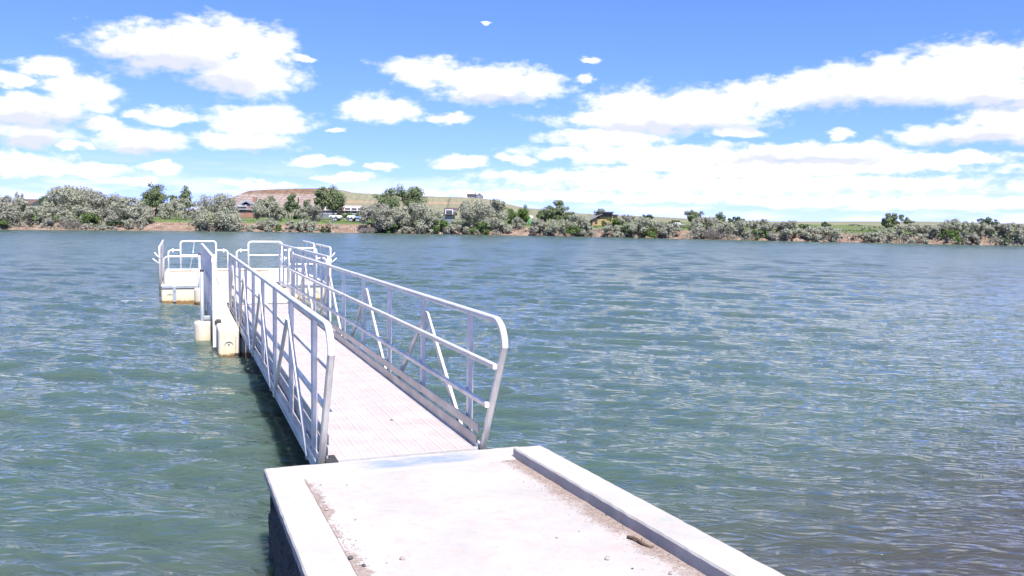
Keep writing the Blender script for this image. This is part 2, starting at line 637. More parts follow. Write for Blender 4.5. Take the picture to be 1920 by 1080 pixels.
MAT['stone'] = simple_mat('grey_stone', (0.16, 0.14, 0.13), (0.33, 0.29, 0.27), 30, 0.85, bump_s=0.3)
MAT['dark_stone'] = simple_mat('dark_stone', (0.03, 0.03, 0.035), (0.08, 0.08, 0.085), 30, 0.8)
MAT['twig'] = simple_mat('dry_twig', (0.06, 0.038, 0.025), (0.15, 0.10, 0.065), 25, 0.9)
MAT['water'] = water_mat()
MAT['bark'] = simple_mat('grey_bark', (0.07, 0.06, 0.05), (0.17, 0.15, 0.13), 6, 0.9)
MAT['olive'] = leaf_mat('silver_leaf', (0.29, 0.30, 0.225), (0.355, 0.365, 0.285), (0.43, 0.435, 0.35))
MAT['olive2'] = leaf_mat('grey_leaf', (0.25, 0.255, 0.205), (0.315, 0.315, 0.26), (0.385, 0.38, 0.325))
MAT['cotton'] = leaf_mat('cottonwood_leaf', (0.12, 0.16, 0.075), (0.19, 0.235, 0.125), (0.27, 0.31, 0.185))
MAT['dark'] = leaf_mat('dark_green_leaf', (0.05, 0.085, 0.04), (0.09, 0.135, 0.065), (0.13, 0.18, 0.09))
MAT['bright'] = leaf_mat('fresh_green_leaf', (0.07, 0.13, 0.03), (0.12, 0.19, 0.055), (0.17, 0.25, 0.08))
MAT['twiggy'] = leaf_mat('bare_twig_shrub', (0.14, 0.115, 0.105), (0.23, 0.20, 0.185), (0.33, 0.30, 0.28), 0.15)

# ------------------------------------------------------------------ the setting: water
def build_water():
    r0, r1, nr = 1.6, 175.0, 760
    rr = r0 * (r1 / r0) ** (np.arange(nr) / (nr - 1))
    aa = np.radians(np.concatenate([np.linspace(-75, -17, 110), np.linspace(-16.9, 60, 760), np.linspace(60.3, 105, 80)]))
    na = len(aa)
    rg, ag = np.meshgrid(rr, aa, indexing='ij')
    X = rg * np.sin(ag)
    Y = rg * np.cos(ag)
    step = rg * math.log(r1 / r0) / (nr - 1)
    rs = np.random.RandomState(5)
    Z = np.zeros_like(X)
    # wind chop running roughly towards the near shore; sheltered, finer water to the right of the abutment
    lateral = X * math.cos(YAW) - Y * math.sin(YAW)
    depth = X * math.sin(YAW) + Y * math.cos(YAW)
    shelter = 1.0 / (1.0 + np.exp(-(-(lateral - 0.2) * 0.8 + (depth - 8.0) * 0.45)))
    big = 0.30 + 0.70 * shelter
    for i in range(130):
        lam = 0.22 * (4.2 / 0.22) ** rs.rand()
        ang = YAW + math.pi + rs.normal(0.12, 0.42)
        k = 2 * math.pi / lam
        kx, ky = k * math.sin(ang), k * math.cos(ang)
        amp = 0.0036 * min(lam, 1.2) ** 0.95 * (0.6 + 0.8 * rs.rand())
        ph = kx * X + ky * Y + rs.rand() * 6.283
        fade = np.clip((lam / step - 2.2) / 2.0, 0, 1)
        c = np.cos(ph)
        wave = c + 0.28 * np.cos(2 * ph)          # sharpened crests
        loc = big if lam > 0.55 else 0.55 + 0.45 * big
        Z += amp * wave * fade * loc
    V = np.stack([X, Y, Z], -1).reshape(-1, 3)
    i = np.arange(nr - 1)[:, None] * na + np.arange(na - 1)[None, :]
    Fq = np.stack([i, i + 1, i + na + 1, i + na], -1).reshape(-1, 4)[:, ::-1]
    me = np_mesh('water', V, Fq, True)
    o = link_mesh('water', me, MAT['water'])
    tag(o, 'choppy teal lake water around the gangway and dock', kind='structure')
    # the rest of the lake, a calm sheet just below the chop
    s = 900.0
    me = np_mesh('lake', np.array([(-s, -60, -.16), (s, -60, -.16), (s, 400, -.16), (-s, 400, -.16)]), np.array([(0, 1, 2, 3)]))
    o = link_mesh('lake', me, MAT['water'])
    tag(o, 'wider lake surface reaching past the picture', kind='structure')


build_water()

# ------------------------------------------------------------------ the setting: far bank, plain and hills
SHORE = [(-320, 60), (-190, 104), (-90, 119), (-45, 122), (-20.8, 122), (9.8, 122), (28, 118), (43.4, 111.7), (58, 103), (71.9, 92.3),
         (85, 84), (97, 75.3), (118, 60), (160, 25), (230, -40)]


def shore_points(n):
    P = np.array(SHORE, float)
    seg = np.r_[0, np.cumsum(np.linalg.norm(np.diff(P, axis=0), axis=1))]
    t = np.linspace(0, seg[-1], n)
    x = np.interp(t, seg, P[:, 0])
    y = np.interp(t, seg, P[:, 1])
    k = np.ones(9) / 9
    x[4:-4] = np.convolve(x, k, 'valid')
    y[4:-4] = np.convolve(y, k, 'valid')
    return t, x, y


def fbm1(t, seed, sc, octs=4):
    rs = np.random.RandomState(seed)
    out = np.zeros_like(t)
    for o in range(octs):
        out += np.sin(t * sc * 2 ** o * 1.07 + rs.rand() * 6.28) * 0.5 ** o + 0.6 * np.sin(t * sc * 2 ** o * 1.63 + rs.rand() * 6.28) * 0.5 ** o
    return out / 2.0


def shore_depth(px):
    """depth along the view axis of the far waterline under a photograph column"""
    xs = [-200, 0, 480, 960, 1440, 1920, 2120]
    ds = []
    for x, y in ((0, 430), (480, 434), (960, 441), (1440, 451), (1920, 461)):
        d = FWD + RT * (x - 960.0) / F_PX + UP * (540.0 - y) / F_PX
        ds.append(-CAM_H / d[2])
    return float(np.interp(px, xs[1:6], ds))


BANK_Z = 1.3


def ground_z(s):
    """height of the land, s metres inland of the waterline"""
    return float(np.interp(s, [-2, 0, 0.6, 2.2, 4.0, 12, 60, 400], [-0.6, -0.05, 0.22, 0.95, BANK_Z, BANK_Z + .12, 1.9, 2.2]))


def earth_mat():
    mt, t, b = new_mat('bank_earth_and_grass')
    pos = t.nodes.new('ShaderNodeNewGeometry').outputs['Position']
    sep = t.nodes.new('ShaderNodeSeparateXYZ')
    t.links.new(pos, sep.inputs[0])
    n = tex_noise(t, 0.7, 7, 0.65, vec=pos, stretch=(1, 1, 3))
    n2 = tex_noise(t, 3.0, 6, 0.7, vec=pos)
    soil = ramp(t, n, [(0.3, (0.12, 0.08, 0.062)), (0.5, (0.215, 0.152, 0.118)), (0.72, (0.30, 0.235, 0.19))])
    grass = ramp(t, n2, [(0.3, (0.075, 0.11, 0.04)), (0.6, (0.125, 0.16, 0.065)), (0.8, (0.20, 0.205, 0.11))])
    z = mth(t, 'ADD', sep.outputs[2], mth(t, 'MULTIPLY', mth(t, 'SUBTRACT', n, 0.5), 0.7))
    c = mixc(t, smooth(t, z, 1.0, 1.22), soil, grass)
    # drier rangeland far from the water
    far = tex_noise(t, 0.02, 5, 0.6, vec=pos)
    dist = vmth(t, 'LENGTH', pos)
    dry = ramp(t, far, [(0.3, (0.15, 0.155, 0.095)), (0.7, (0.22, 0.205, 0.145))])
    c = mixc(t, smooth(t, dist, 170, 330), c, dry)
    t.links.new(c, b.inputs['Base Color'])
    b.inputs['Roughness'].default_value = 0.95
    b.inputs['Specular IOR Level'].default_value = 0.1
    bump(t, n2, 0.8, 0.25, b)
    return mt


MAT['earth'] = earth_mat()


def build_bank():
    t, x, y = shore_points(900)
    tx, ty = np.gradient(x), np.gradient(y)
    L = np.hypot(tx, ty)
    nx, ny = -ty / L, tx / L                      # inland normal (left of the direction of travel)
    s_list = [-3, -1.2, -.4, 0, .3, .6, 1.0, 1.5, 2.0, 2.6, 3.2, 4, 5.5, 8, 12, 20, 35, 60, 100]
    rs = np.random.RandomState(3)
    rows = []
    ex = fbm1(t, 11, 0.35)
    ex2 = fbm1(t, 23, 1.6)
    for s in s_list:
        z = np.full_like(t, ground_z(s))
        wob = ex * 0.35 + ex2 * 0.2
        so = s + (wob if -2 < s < 9 else 0)
        if 0.2 < s < 4.2:
            z = z + 0.22 * fbm1(t + s * 3.3, 31, 2.4) + rs.normal(0, 0.05, len(t))
        if s >= 4.2:
            z = z + 0.10 * fbm1(t + s, 37, 0.5)
        rows.append(np.stack([x + nx * so, y + ny * so, z], -1))
    V = np.array(rows)                              # (ns, n, 3)
    ns, n = V.shape[:2]
    i = np.arange(ns - 1)[:, None] * n + np.arange(n - 1)[None, :]
    Fq = np.stack([i, i + 1, i + n + 1, i + n], -1).reshape(-1, 4)
    o = link_mesh('far_bank', np_mesh('far_bank', V.reshape(-1, 3), Fq, False), MAT['earth'])
    tag(o, 'low eroded red earth bank with green grass on top across the water', kind='structure')
    # the plain behind the bank, out to the horizon
    me = MB()
    P = np.array([(-320, 60), (-190, 104), (-90, 119), (-20.8, 122), (43.4, 111.7), (97, 75.3), (160, 25), (230, -40)], float)
    nn = np.array([0.42, 0.91])
    inner = [tuple(p + nn * 70) for p in P]
    outer = [(-9000, 2500), (-7000, 6500), (-4000, 9000), (-1000, 9800), (3000, 9600), (6500, 8000), (9000, 5000), (9600, 1000)]
    vs = [(a, b_, 1.75) for a, b_ in inner] + [(a, b_, 1.75) for a, b_ in outer]
    k = len(inner)
    fs = [(i, k + i, k + i + 1, i + 1)[::-1] for i in range(k - 1)]
    o = MB().add(vs, fs).build('plain', MAT['earth'])
    tag(o, 'flat dry rangeland plain running to the horizon', kind='structure')


build_bank()


def hill_mat():
    mt, t, b = new_mat('mesa_badland')
    tc = t.nodes.new('ShaderNodeTexCoord').outputs['Object']
    sep = t.nodes.new('ShaderNodeSeparateXYZ')
    t.links.new(tc, sep.inputs[0])
    n = tex_noise(t, 0.05, 6, 0.6, vec=tc)
    n2 = tex_noise(t, 0.25, 6, 0.7, vec=tc)
    zz = mth(t, 'ADD', sep.outputs[2], mth(t, 'MULTIPLY', mth(t, 'SUBTRACT', n, 0.5), 5.0))
    st = t.nodes.new('ShaderNodeTexWave')
    st.wave_type = 'BANDS'
    st.bands_direction = 'Z'
    st.inputs['Scale'].default_value = 0.12
    st.inputs['Distortion'].default_value = 6.0
    st.inputs['Detail'].default_value = 4.0
    t.links.new(tc, st.inputs['Vector'])
    soil = ramp(t, st.outputs[1], [(0.15, (0.20, 0.158, 0.148)), (0.5, (0.235, 0.187, 0.176)), (0.85, (0.27, 0.218, 0.20))])
    cap = ramp(t, n2, [(0.3, (0.095, 0.062, 0.048)), (0.7, (0.21, 0.145, 0.105))])
    soil = mixc(t, smooth(t, zz, 20.5, 22.5), soil, cap)
    grass = ramp(t, n2, [(0.25, (0.12, 0.125, 0.085)), (0.55, (0.18, 0.175, 0.125)), (0.8, (0.24, 0.22, 0.165))])
    # grass on the foot slope and all along the ridge to the right of the bare face
    g1 = smooth(t, mth(t, 'ADD', sep.outputs[2], mth(t, 'MULTIPLY', mth(t, 'SUBTRACT', n, 0.5), 6.0)), 11.0, 7.0)
    g2 = smooth(t, mth(t, 'ADD', sep.outputs[0], mth(t, 'MULTIPLY', mth(t, 'SUBTRACT', n, 0.5), 60.0)), -182, -165)
    g = mth(t, 'MAXIMUM', g1, g2)
    c = mixc(t, g, soil, grass)
    # a thin red seam on the grassy ridge
    seam = mth(t, 'MULTIPLY', smooth(t, mth(t, 'ABSOLUTE', mth(t, 'SUBTRACT', zz, 15.2)), 1.6, 0.4, 0.0, 0.6), g2)
    c = mixc(t, seam, c, (0.30, 0.20, 0.15))
    t.links.new(c, b.inputs['Base Color'])
    b.inputs['Roughness'].default_value = 1.0
    b.inputs['Specular IOR Level'].default_value = 0.05
    bump(t, n2, 1.0, 1.2, b)
    return mt


MAT['hill'] = hill_mat()


def ridge(name, label, prof, depth, run, back, seed, nu=420, rough=1.0, cliff=0.55, mat='hill'):
    """a ridge whose skyline follows prof = [(px, py)], standing at a depth; run = horizontal length of its front slope"""
    px = np.linspace(prof[0][0], prof[-1][0], nu)
    py = np.interp(px, [p[0] for p in prof], [p[1] for p in prof])
    k = np.ones(5) / 5
    py[2:-2] = np.convolve(py, k, 'valid')
    top = np.array([at(a, b_, depth) for a, b_ in zip(px, py)])
    H = np.maximum(top[:, 2] - 1.0, 0.05)
    U = (px - 960.0) / F_PX * depth                # lateral coordinate
    Fh = np.array([FWD[0], FWD[1], 0]) / math.hypot(FWD[0], FWD[1])
    rs = np.random.RandomState(seed)
    # front profile (fraction of height, fraction of run): foot slope, talus, cliff, rim
    fr = np.array([(1.3, -.03), (1.0, .02), (.8, .10), (.6, .22), (.42, .38), (.30, .52), (.2, .66), (.13, .76), (.10, .84), (.07, .93), (.04, .97), (0, 1.0), (-.15, 1.0), (-.5, .98), (-1.2, .9), (-2.5, .6), (-4, -.05)])
    base = top.copy()
    base[:, 2] = 0
    gul = fbm1(U, seed, 0.16, 5)
    gul2 = fbm1(U, seed + 5, 0.5, 4)
    rows = []
    for q, (d, h) in enumerate(fr):
        wob = (gul * .10 + gul2 * .05) * run * rough * (min(1.0, max(d, 0) * 4 + .0))
        off = -(d * run if d > 0 else d * back * 0.3)
        P = base + Fh[None, :] * (off + wob)[:, None]
        z = H * h + rs.normal(0, 0.06, nu) * (h > 0.05) * (d > .05) * rough
        rows.append(np.c_[P[:, 0], P[:, 1], 1.0 + z])
    V = np.array(rows)
    ns = len(fr)
    i = np.arange(ns - 1)[:, None] * nu + np.arange(nu - 1)[None, :]
    Fq = np.stack([i, i + 1, i + nu + 1, i + nu], -1).reshape(-1, 4)
    # store in a frame turned with the ridge: local x = lateral, y = away
    rx, ry = RT0[0], RT0[1]
    loc = V.reshape(-1, 3)
    L = np.c_[loc[:, 0] * rx + loc[:, 1] * ry, loc[:, 0] * Fh[0] + loc[:, 1] * Fh[1], loc[:, 2]]
    me = np_mesh(name, L, Fq, False)
    o = link_mesh(name, me, MAT[mat])
    o.rotation_euler = (0, 0, -YAW)
    tag(o, label, kind='structure')
    return o


ridge('mesa_hill', 'flat topped pinkish mesa with grassy ridge running right',
      [(330, 398), (380, 391), (415, 378), (432, 371), (452, 365), (464, 358), (500, 355.5), (560, 353.5), (600, 353), (640, 356), (650, 360), (680, 362.5), (740, 365),
       (800, 368), (870, 370), (905, 372), (930, 376), (950, 382), (985, 390), (1040, 394), (1060, 396), (1090, 400.5), (1150, 403), (1240, 407), (1330, 412)],
      860.0, 120.0, 300.0, 41)
ridge('distant_hill', 'low tan hill on the skyline at the far right',
      [(1430, 418), (1500, 416.5), (1545, 416), (1600, 416), (1680, 415.5), (1740, 415.5), (1800, 417), (1880, 419), (1960, 420), (2100, 424)], 1500.0, 300.0, 400.0, 43, rough=.3)
ridge('distant_hill', 'low dark hill on the skyline at the far left',
      [(-160, 384), (-60, 380), (20, 378.5), (60, 378), (110, 378.5), (160, 382), (240, 390), (300, 396)], 1300.0, 260.0, 400.0, 47, rough=.3)

# ------------------------------------------------------------------ concrete abutment in the foreground
PX0, PX1, PY1 = 0.56, 2.62, 6.38


def plat_z(y):
    return 0.65 + 0.046 * (PY1 - y)


def rough_block(x0, x1, y0, y1, top, bottom, amp, seed, nx, ny, follow=True, chip=0.0):
    """concrete block with a gently sloping top (top = offset above the slab plane) and slightly uneven arrises"""
    rs = np.random.RandomState(seed)
    xs = np.linspace(x0, x1, nx)
    ys = np.linspace(y0, y1, ny)
    V, Fc = [], []
    for j, y in enumerate(ys):
        for i, x in enumerate(xs):
            edge = i in (0, nx - 1) or j in (0, ny - 1)
            e = amp * (2.0 if edge else 0.6)
            V.append((x + (rs.uniform(-1, 1) * amp if edge else 0), y + (rs.uniform(-1, 1) * amp if edge else 0), plat_z(y) + top + rs.uniform(-1, .3) * e))
    for j in range(ny - 1):
        for i in range(nx - 1):
            a = j * nx + i
            Fc.append((a, a + 1, a + nx + 1, a + nx))
    loop = [i for i in range(nx)] + [j * nx + nx - 1 for j in range(1, ny)] + [(ny - 1) * nx + i for i in range(nx - 2, -1, -1)] + [j * nx for j in range(ny - 2, 0, -1)]
    # a worn arris, then the side down to the bottom
    prev = loop
    cx, cy = (x0 + x1) / 2, (y0 + y1) / 2
    for k, (dz, out) in enumerate(((-0.012, 0.008), (None, 0.008))):
        cur = []
        for q in loop:
            x, y, z = V[q]
            sx = out if abs(x - x1) < .02 else (-out if abs(x - x0) < .02 else 0)
            sy = out if abs(y - y1) < .02 else (-out if abs(y - y0) < .02 else 0)
            zz = z + dz if dz is not None else (plat_z(y) + bottom if follow else bottom)
            V.append((x + sx + (rs.uniform(-1, 1) * chip if k == 0 else 0), y + sy, zz))
            cur.append(len(V) - 1)
        n = len(loop)
        for i in range(n):
            a, b_ = i, (i + 1) % n
            Fc.append((prev[a], cur[a], cur[b_], prev[b_]))
        prev = cur
    return MB().add(V, Fc)


def build_abutment():
    root = empty('concrete_abutment', (1.6, 4.0, 0))
    tag(root, 'pale concrete landing slab with kerbs at the shore end of the gangway', 'landing')
    rough_block(0.796, 2.395, -3.0, 6.0, 0.0, -0.3, 0.0015, 1, 30, 90).build('slab', MAT['slab'], root)
    rough_block(PX0, 0.785, -3.0, 5.995, 0.006, -0.055, 0.0013, 2, 5, 110, chip=.002).build('edge_kerb', MAT['kerb'], root)
    rough_block(2.405, PX1, -3.0, 6.06, 0.078, -0.25, 0.0013, 3, 5, 110, chip=.002).build('raised_kerb', MAT['kerb'], root)
    rough_block(PX0, 2.56, 6.006, PY1, 0.006, -0.055, 0.0013, 4, 46, 9, chip=.002).build('front_border', MAT['border'], root)
    # rough cast wall below the left kerb and the front border
    rs = np.random.RandomState(9)
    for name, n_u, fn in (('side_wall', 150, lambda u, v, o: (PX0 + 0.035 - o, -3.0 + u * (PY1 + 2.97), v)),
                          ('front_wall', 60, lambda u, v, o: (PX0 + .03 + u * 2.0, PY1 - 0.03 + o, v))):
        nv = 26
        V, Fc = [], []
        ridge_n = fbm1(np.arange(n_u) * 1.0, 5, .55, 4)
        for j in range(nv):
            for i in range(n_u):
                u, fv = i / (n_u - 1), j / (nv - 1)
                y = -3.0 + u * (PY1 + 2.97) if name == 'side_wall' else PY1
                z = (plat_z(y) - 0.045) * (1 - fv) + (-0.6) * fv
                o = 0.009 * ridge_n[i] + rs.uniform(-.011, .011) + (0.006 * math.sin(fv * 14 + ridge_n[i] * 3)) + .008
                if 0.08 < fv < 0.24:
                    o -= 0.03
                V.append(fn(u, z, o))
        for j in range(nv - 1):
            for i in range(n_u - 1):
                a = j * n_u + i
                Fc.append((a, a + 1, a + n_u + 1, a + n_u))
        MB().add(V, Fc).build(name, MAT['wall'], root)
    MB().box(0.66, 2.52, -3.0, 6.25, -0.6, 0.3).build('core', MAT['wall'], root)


build_abutment()


def stone_mesh(name, r, seed, flat=0.65):
    bm = bmesh.new()
    bmesh.ops.create_icosphere(bm, subdivisions=2, radius=1.0)
    rs = np.random.RandomState(seed)
    dirs = rs.normal(size=(7, 3))
    dirs /= np.linalg.norm(dirs, axis=1)[:, None]
    cut = rs.uniform(.62, .95, 7)
    sc = Vector((r * rs.uniform(.9, 1.25), r * rs.uniform(.7, 1.0), r * flat))
    for v in bm.verts:
        c = v.co.copy()
        for d, k in zip(dirs, cut):
            q = c.dot(Vector(d))
            if q > k:
                c -= Vector(d) * (q - k)
        v.co = Vector((c.x * sc.x, c.y * sc.y, c.z * sc.z + sc.z * .8))
    me = bpy.data.meshes.new(name)
    bm.to_mesh(me)
    bm.free()
    return me


def on_slab(px, py, dz=0.0):
    """where the view through a photograph pixel meets the sloping slab"""
    d = FWD + RT * (px - 960.0) / F_PX + UP * (540.0 - py) / F_PX
    # CAM_H + t*dz_ = .65 + .046*(6.38 - t*dy)
    t = (plat_z(0) + dz - CAM_H) / (d[2] + 0.046 * d[1])
    return d * t + np.array([0, 0, CAM_H])


STONES = [
    (1139, 1049, .017, 'stone', 'largest grey stone lying alone on the slab near the raised kerb'),
    (1137, 966, .009, 'dark_stone', 'small black stone beside the dirt strip of the raised kerb'),
    (754, 1049, .014, 'stone', 'pale brown stone on the slab nearest the bottom left dirt line'),
    (725, 1056, .006, 'stone', 'tiny brown pebble just left of the pale brown stone'),
    (666, 975, .011, 'stone', 'tan pebble standing apart beside the left dirt line'),
    (612, 957, .011, 'stone', 'grey pebble sitting in the left dirt line half way up'),
    (601, 910, .009, 'stone', 'tan pebble in the inner left corner of the slab'),
    (650, 910, .006, 'stone', 'tiny tan pebble below the front border near the left corner'),
    (1044, 1009, .008, 'stone', 'small grey pebble mid slab between largest stone and front border'),
    (1086, 997, .006, 'stone', 'tiny dark pebble left of the dirt strip below the black stone'),
    (1186, 1067, .007, 'dark_stone', 'small dark pebble near the bottom edge right of the largest stone'),
    (657, 1048, .016, 'dark_stone', 'dark stone against the left kerb near the bottom of the picture'),
    (682, 1062, .012, 'dark_stone', 'dark pebble second from the bottom in the left dirt line'),
    (1257, 1077, .012, 'stone', 'pale pebble cut by the bottom edge below the twig'),
]


def build_debris():
    for k, (px, py, r, mt, lab) in enumerate(STONES):
        p = on_slab(px, py)
        o = link_mesh('stone', stone_mesh('stone', r, 100 + k), MAT[mt])
        o.location = (p[0], p[1], p[2] - r * .05)
        o.rotation_euler = (0, 0, rnd.uniform(0, 6.28))
        tag(o, lab, 'stone', 'stones lying on the concrete slab')
    # one stone out on the gangway grating
    o = link_mesh('stone', stone_mesh('stone', .017, 77), MAT['stone'])
    o.location = (1.83, 7.75, gang_z(7.75) + .001)
    tag(o, 'single small grey stone lying on the gangway deck', 'stone')
    # twig
    a, b_ = on_slab(1190, 1008), on_slab(1236, 1026)
    sh = max(a[0], b_[0]) - 2.345
    a[0] -= max(sh, 0)
    b_[0] -= max(sh, 0)
    a[2], b_[2] = plat_z(a[1]), plat_z(b_[1])
    pts = [a + (b_ - a) * t + np.array([0.006 * math.sin(t * 7), 0, 0.010 + .006 * math.sin(t * 5)]) for t in np.linspace(0, 1, 9)]
    me = MB()
    me.tube(pts, 0.009, 6, ref=(0, 0, 1))
    me.tube([pts[5], pts[5] + np.array([.015, .03, .012])], 0.003, 5, ref=(0, 0, 1))
    tag(me.build('twig', MAT['twig'], origin=tuple(a)), 'dry brown twig lying in the dirt beside the raised kerb', 'twig')
    # loose gravel in the two dirt lines: nobody could count it
    rs = np.random.RandomState(21)
    V, Fc = [], []
    oct_v = np.array([(1, 0, 0), (0, 1, 0), (-1, 0, 0), (0, -1, 0), (0, 0, 1), (0, 0, -.6)], float)
    oct_f = np.array([(0, 1, 4), (1, 2, 4), (2, 3, 4), (3, 0, 4), (1, 0, 5), (2, 1, 5), (3, 2, 5), (0, 3, 5)])

    def pebble(x, y, r):
        a = rs.uniform(0, 6.28)
        v = oct_v * rs.uniform(.6, 1.2, (6, 1)) * np.array([r, r * .8, r * .55])
        v = np.c_[v[:, 0] * math.cos(a) - v[:, 1] * math.sin(a), v[:, 0] * math.sin(a) + v[:, 1] * math.cos(a), v[:, 2]]
        Fc.extend((oct_f + len(V)).tolist())
        V.extend((v + np.array([x, y, plat_z(y) + r * .25])).tolist())
    for _ in range(1900):
        y = 6.0 - 4.2 * rs.rand() ** 1.1
        dens = 0.35 + 0.65 * abs(math.sin(y * 2.1 + 1.0))
        if rs.rand() > dens:
            continue
        x = 2.385 - min(abs(rs.normal(0, .085)), .5)
        pebble(x, y, rs.uniform(.0018, .0055) * (1.5 if rs.rand() < .06 else 1))
    for _ in range(700):
        y = 5.9 - 3.6 * rs.rand()
        if rs.rand() > 0.3 + 0.7 * abs(math.sin(y * 3.1)):
            continue
        x = 0.805 + min(abs(rs.normal(0, .035)), .3)
        pebble(x, y, rs.uniform(.0018, .0055) * (1.8 if rs.rand() < .08 else 1))
    for _ in range(160):
        pebble(rs.uniform(.85, 2.3), rs.uniform(2.2, 5.9), rs.uniform(.0015, .0035))
    o = link_mesh('gravel', np_mesh('gravel', np.array(V), np.array(Fc)), MAT['stone'])
    tag(o, 'loose grit and gravel gathered along both kerbs of the slab', 'gravel', kind='stuff')


# ------------------------------------------------------------------ gangway
GX0, GX1 = 1.0, 2.33              # centre planes of the two side trusses
GY0, GY1 = 6.60, 19.75


def gang_z(y):
    return 0.615 - 0.0066 * (y - GY0)


def build_gangway():
    root = empty('gangway', (1.665, GY0, 0))
    tag(root, 'long aluminium gangway with trussed handrails sloping down to the floating dock', 'gangway')
    A = MAT['alu']
    py = [6.95 + 1.53 * k for k in range(9)]        # posts
    hT, h2, h1 = 1.10, 0.745, 0.405                   # rail heights above the deck
    for side, X in ((-1, GX0), (1, GX1)):
        out = side                                    # outward direction in x
        # top rail with its bent-down end post at the shore end, as one bent bar
        yb, yt = 6.62, 6.12
        zt = gang_z(yt) + hT
        pts = [(X, yb, gang_z(yb) - .06), (X, yt - .02 + .03, zt - .22)]
        c = (X, yt + .20, zt - .21)
        pts += [(X, c[1] + .21 * math.cos(a), c[2] + .21 * math.sin(a)) for a in np.linspace(math.pi * .97, math.pi / 2, 8)]
        yf = GY1 - .25
        pts += [(X, yf - .12, gang_z(yf) + hT)]
        pts += [(X, yf - .12 + .12 * math.sin(a), gang_z(yf) + hT - .12 + .12 * math.cos(a)) for a in np.linspace(.3, math.pi / 2, 5)]
        pts += [(X, yf, gang_z(yf) - .05)]
        w, h, ch = .05, .05, .01
        prof = [(-w / 2, -h / 2 + ch), (-w / 2 + ch, -h / 2), (w / 2 - ch, -h / 2), (w / 2, -h / 2 + ch), (w / 2, h / 2 - ch), (w / 2 - ch, h / 2), (-w / 2 + ch, h / 2), (-w / 2, h / 2 - ch)]
        MB().sweep(pts, prof).build('top_rail', A, root)
        xi = X - out * .046                            # inner face of the posts
        for hh, ys in ((h2, 6.215), (h1, 6.385)):
            b = MB().bar((xi, ys - .02, gang_z(ys) + hh), (xi, yf, gang_z(yf) + hh), .038, .045, c=.008)
            b.build('mid_rail', A, root)
        for z0, z1, ys in ((0.012, 0.098, 6.60), (0.128, 0.205, 6.56)):
            b = MB().bar((xi - out * .002, ys, gang_z(ys) + (z0 + z1) / 2), (xi - out * .002, yf, gang_z(yf) + (z0 + z1) / 2), .012, z1 - z0)
            b.build('kick_plate', MAT['alu_dull'], root)
        # lower chord: a channel on the outside below deck level
        xo = X + out * .0
        b = MB().bar((xo, 6.66, gang_z(6.66) - .055), (xo, yf, gang_z(yf) - .055), .05, .10, c=.008)
        b.bar((xo + out * .03, 6.66, gang_z(6.66) - .012), (xo + out * .03, yf, gang_z(yf) - .012), .02, .016)
        b.bar((xo + out * .03, 6.66, gang_z(6.66) - .098), (xo + out * .03, yf, gang_z(yf) - .098), .02, .016)
        b.build('lower_chord', A, root)
        for k, y in enumerate(py):
            b = MB().bar((X, y, gang_z(y) - .13), (X, y, gang_z(y) + hT - .02), .046, .058, c=.007)
            post = b.build('post', A, root)
            # bolt heads on the outer face of the post foot
            for zz in (-.10, .02):
                z = gang_z(y) + zz
                MB().box(X + out * .022, X + out * .034, y - .010, y + .010, z - .010, z + .010).build('bolt', MAT['galv'], post)
        # inverted V braces on every second post
        for k in range(1, 9, 2):
            y = py[k]
            for d in (-1, 1):
                yfoot = y + d * 1.36
                if yfoot > yf:
                    continue
                xb = X + out * .031
                MB().bar((xb, y + d * .03, gang_z(y) + .92), (xb, yfoot, gang_z(yfoot) - .11), .030, .062, c=.006).build('brace', A, root)
    # deck panels: moulded gratings laid across, each with slots between lengthwise ribs
    x0, x1 = GX0 + .075, GX1 - .075
    pitch = .306
    n = int((GY1 - .05 - 6.58) / pitch)
    L = pitch - .006
    pm, ribs = MB(), MB()
    nb_ = 9
    xs = np.linspace(x0, x1, nb_ + 1)
    cx = (x0 + x1) / 2
    for i in range(13):
        yy = L * (i + .5) / 13
        pm.box(x0 - cx, x1 - cx, yy - .0074, yy + .0074, -.02, 0)
    pm.box(x0 - cx, x1 - cx, 0, .006, -.036, -.001)
    pm.box(x0 - cx, x1 - cx, L - .006, L, -.036, -.001)
    for x in xs:
        ribs.box(max(x - .010, x0) - cx - .001, min(x + .010, x1) - cx + .001, .0005, L - .0005, -.038, .0025)
    for i in range(nb_):                                # moulded cross webs that close part of the slots
        for q in (.34, .67):
            xm = xs[i] + (xs[i + 1] - xs[i]) * q - cx
            for j in range(0, 13, 2):
                yy = L * (j + 1.0) / 13
                pm.box(xm - .012, xm + .012, yy - .006, yy + .006, -.025, .0012)
    me_p, me_r = pm.mesh('deck_panel'), ribs.mesh('rib')
    me_p.materials.append(MAT['deck'])
    me_r.materials.append(MAT['deck_strip'])
    slope = math.atan(-.0066)
    for k in range(n):
        y = 6.58 + k * pitch
        o = bpy.data.objects.new('deck_panel', me_p)
        COL.objects.link(o)
        o.parent = root
        o.location = (cx - root.location.x, y - root.location.y, gang_z(y) + rnd.uniform(-.0012, .0012))
        o.rotation_euler = (slope, rnd.uniform(-.0012, .0012), 0)
        q = bpy.data.objects.new('rib', me_r)
        COL.objects.link(q)
        q.parent = o
    for x in (x0 - .022, x1 + .022):                    # edge strips that the panels lie against
        MB().bar((x, 6.6, gang_z(6.6) - .012), (x, GY1 - .05, gang_z(GY1 - .05) - .012), .030, .03).build('deck_edge_strip', A, root)
    for k in range(0, 18):                              # cross beams under the panels
        y = 6.75 + .76 * k
        if y < GY1 - .3:
            MB().bar((GX0 + .03, y, gang_z(y) - .085), (GX1 - .03, y, gang_z(y) - .085), .05, .07, ref=(0, 1, 0)).build('cross_beam', MAT['alu_dull'], root)
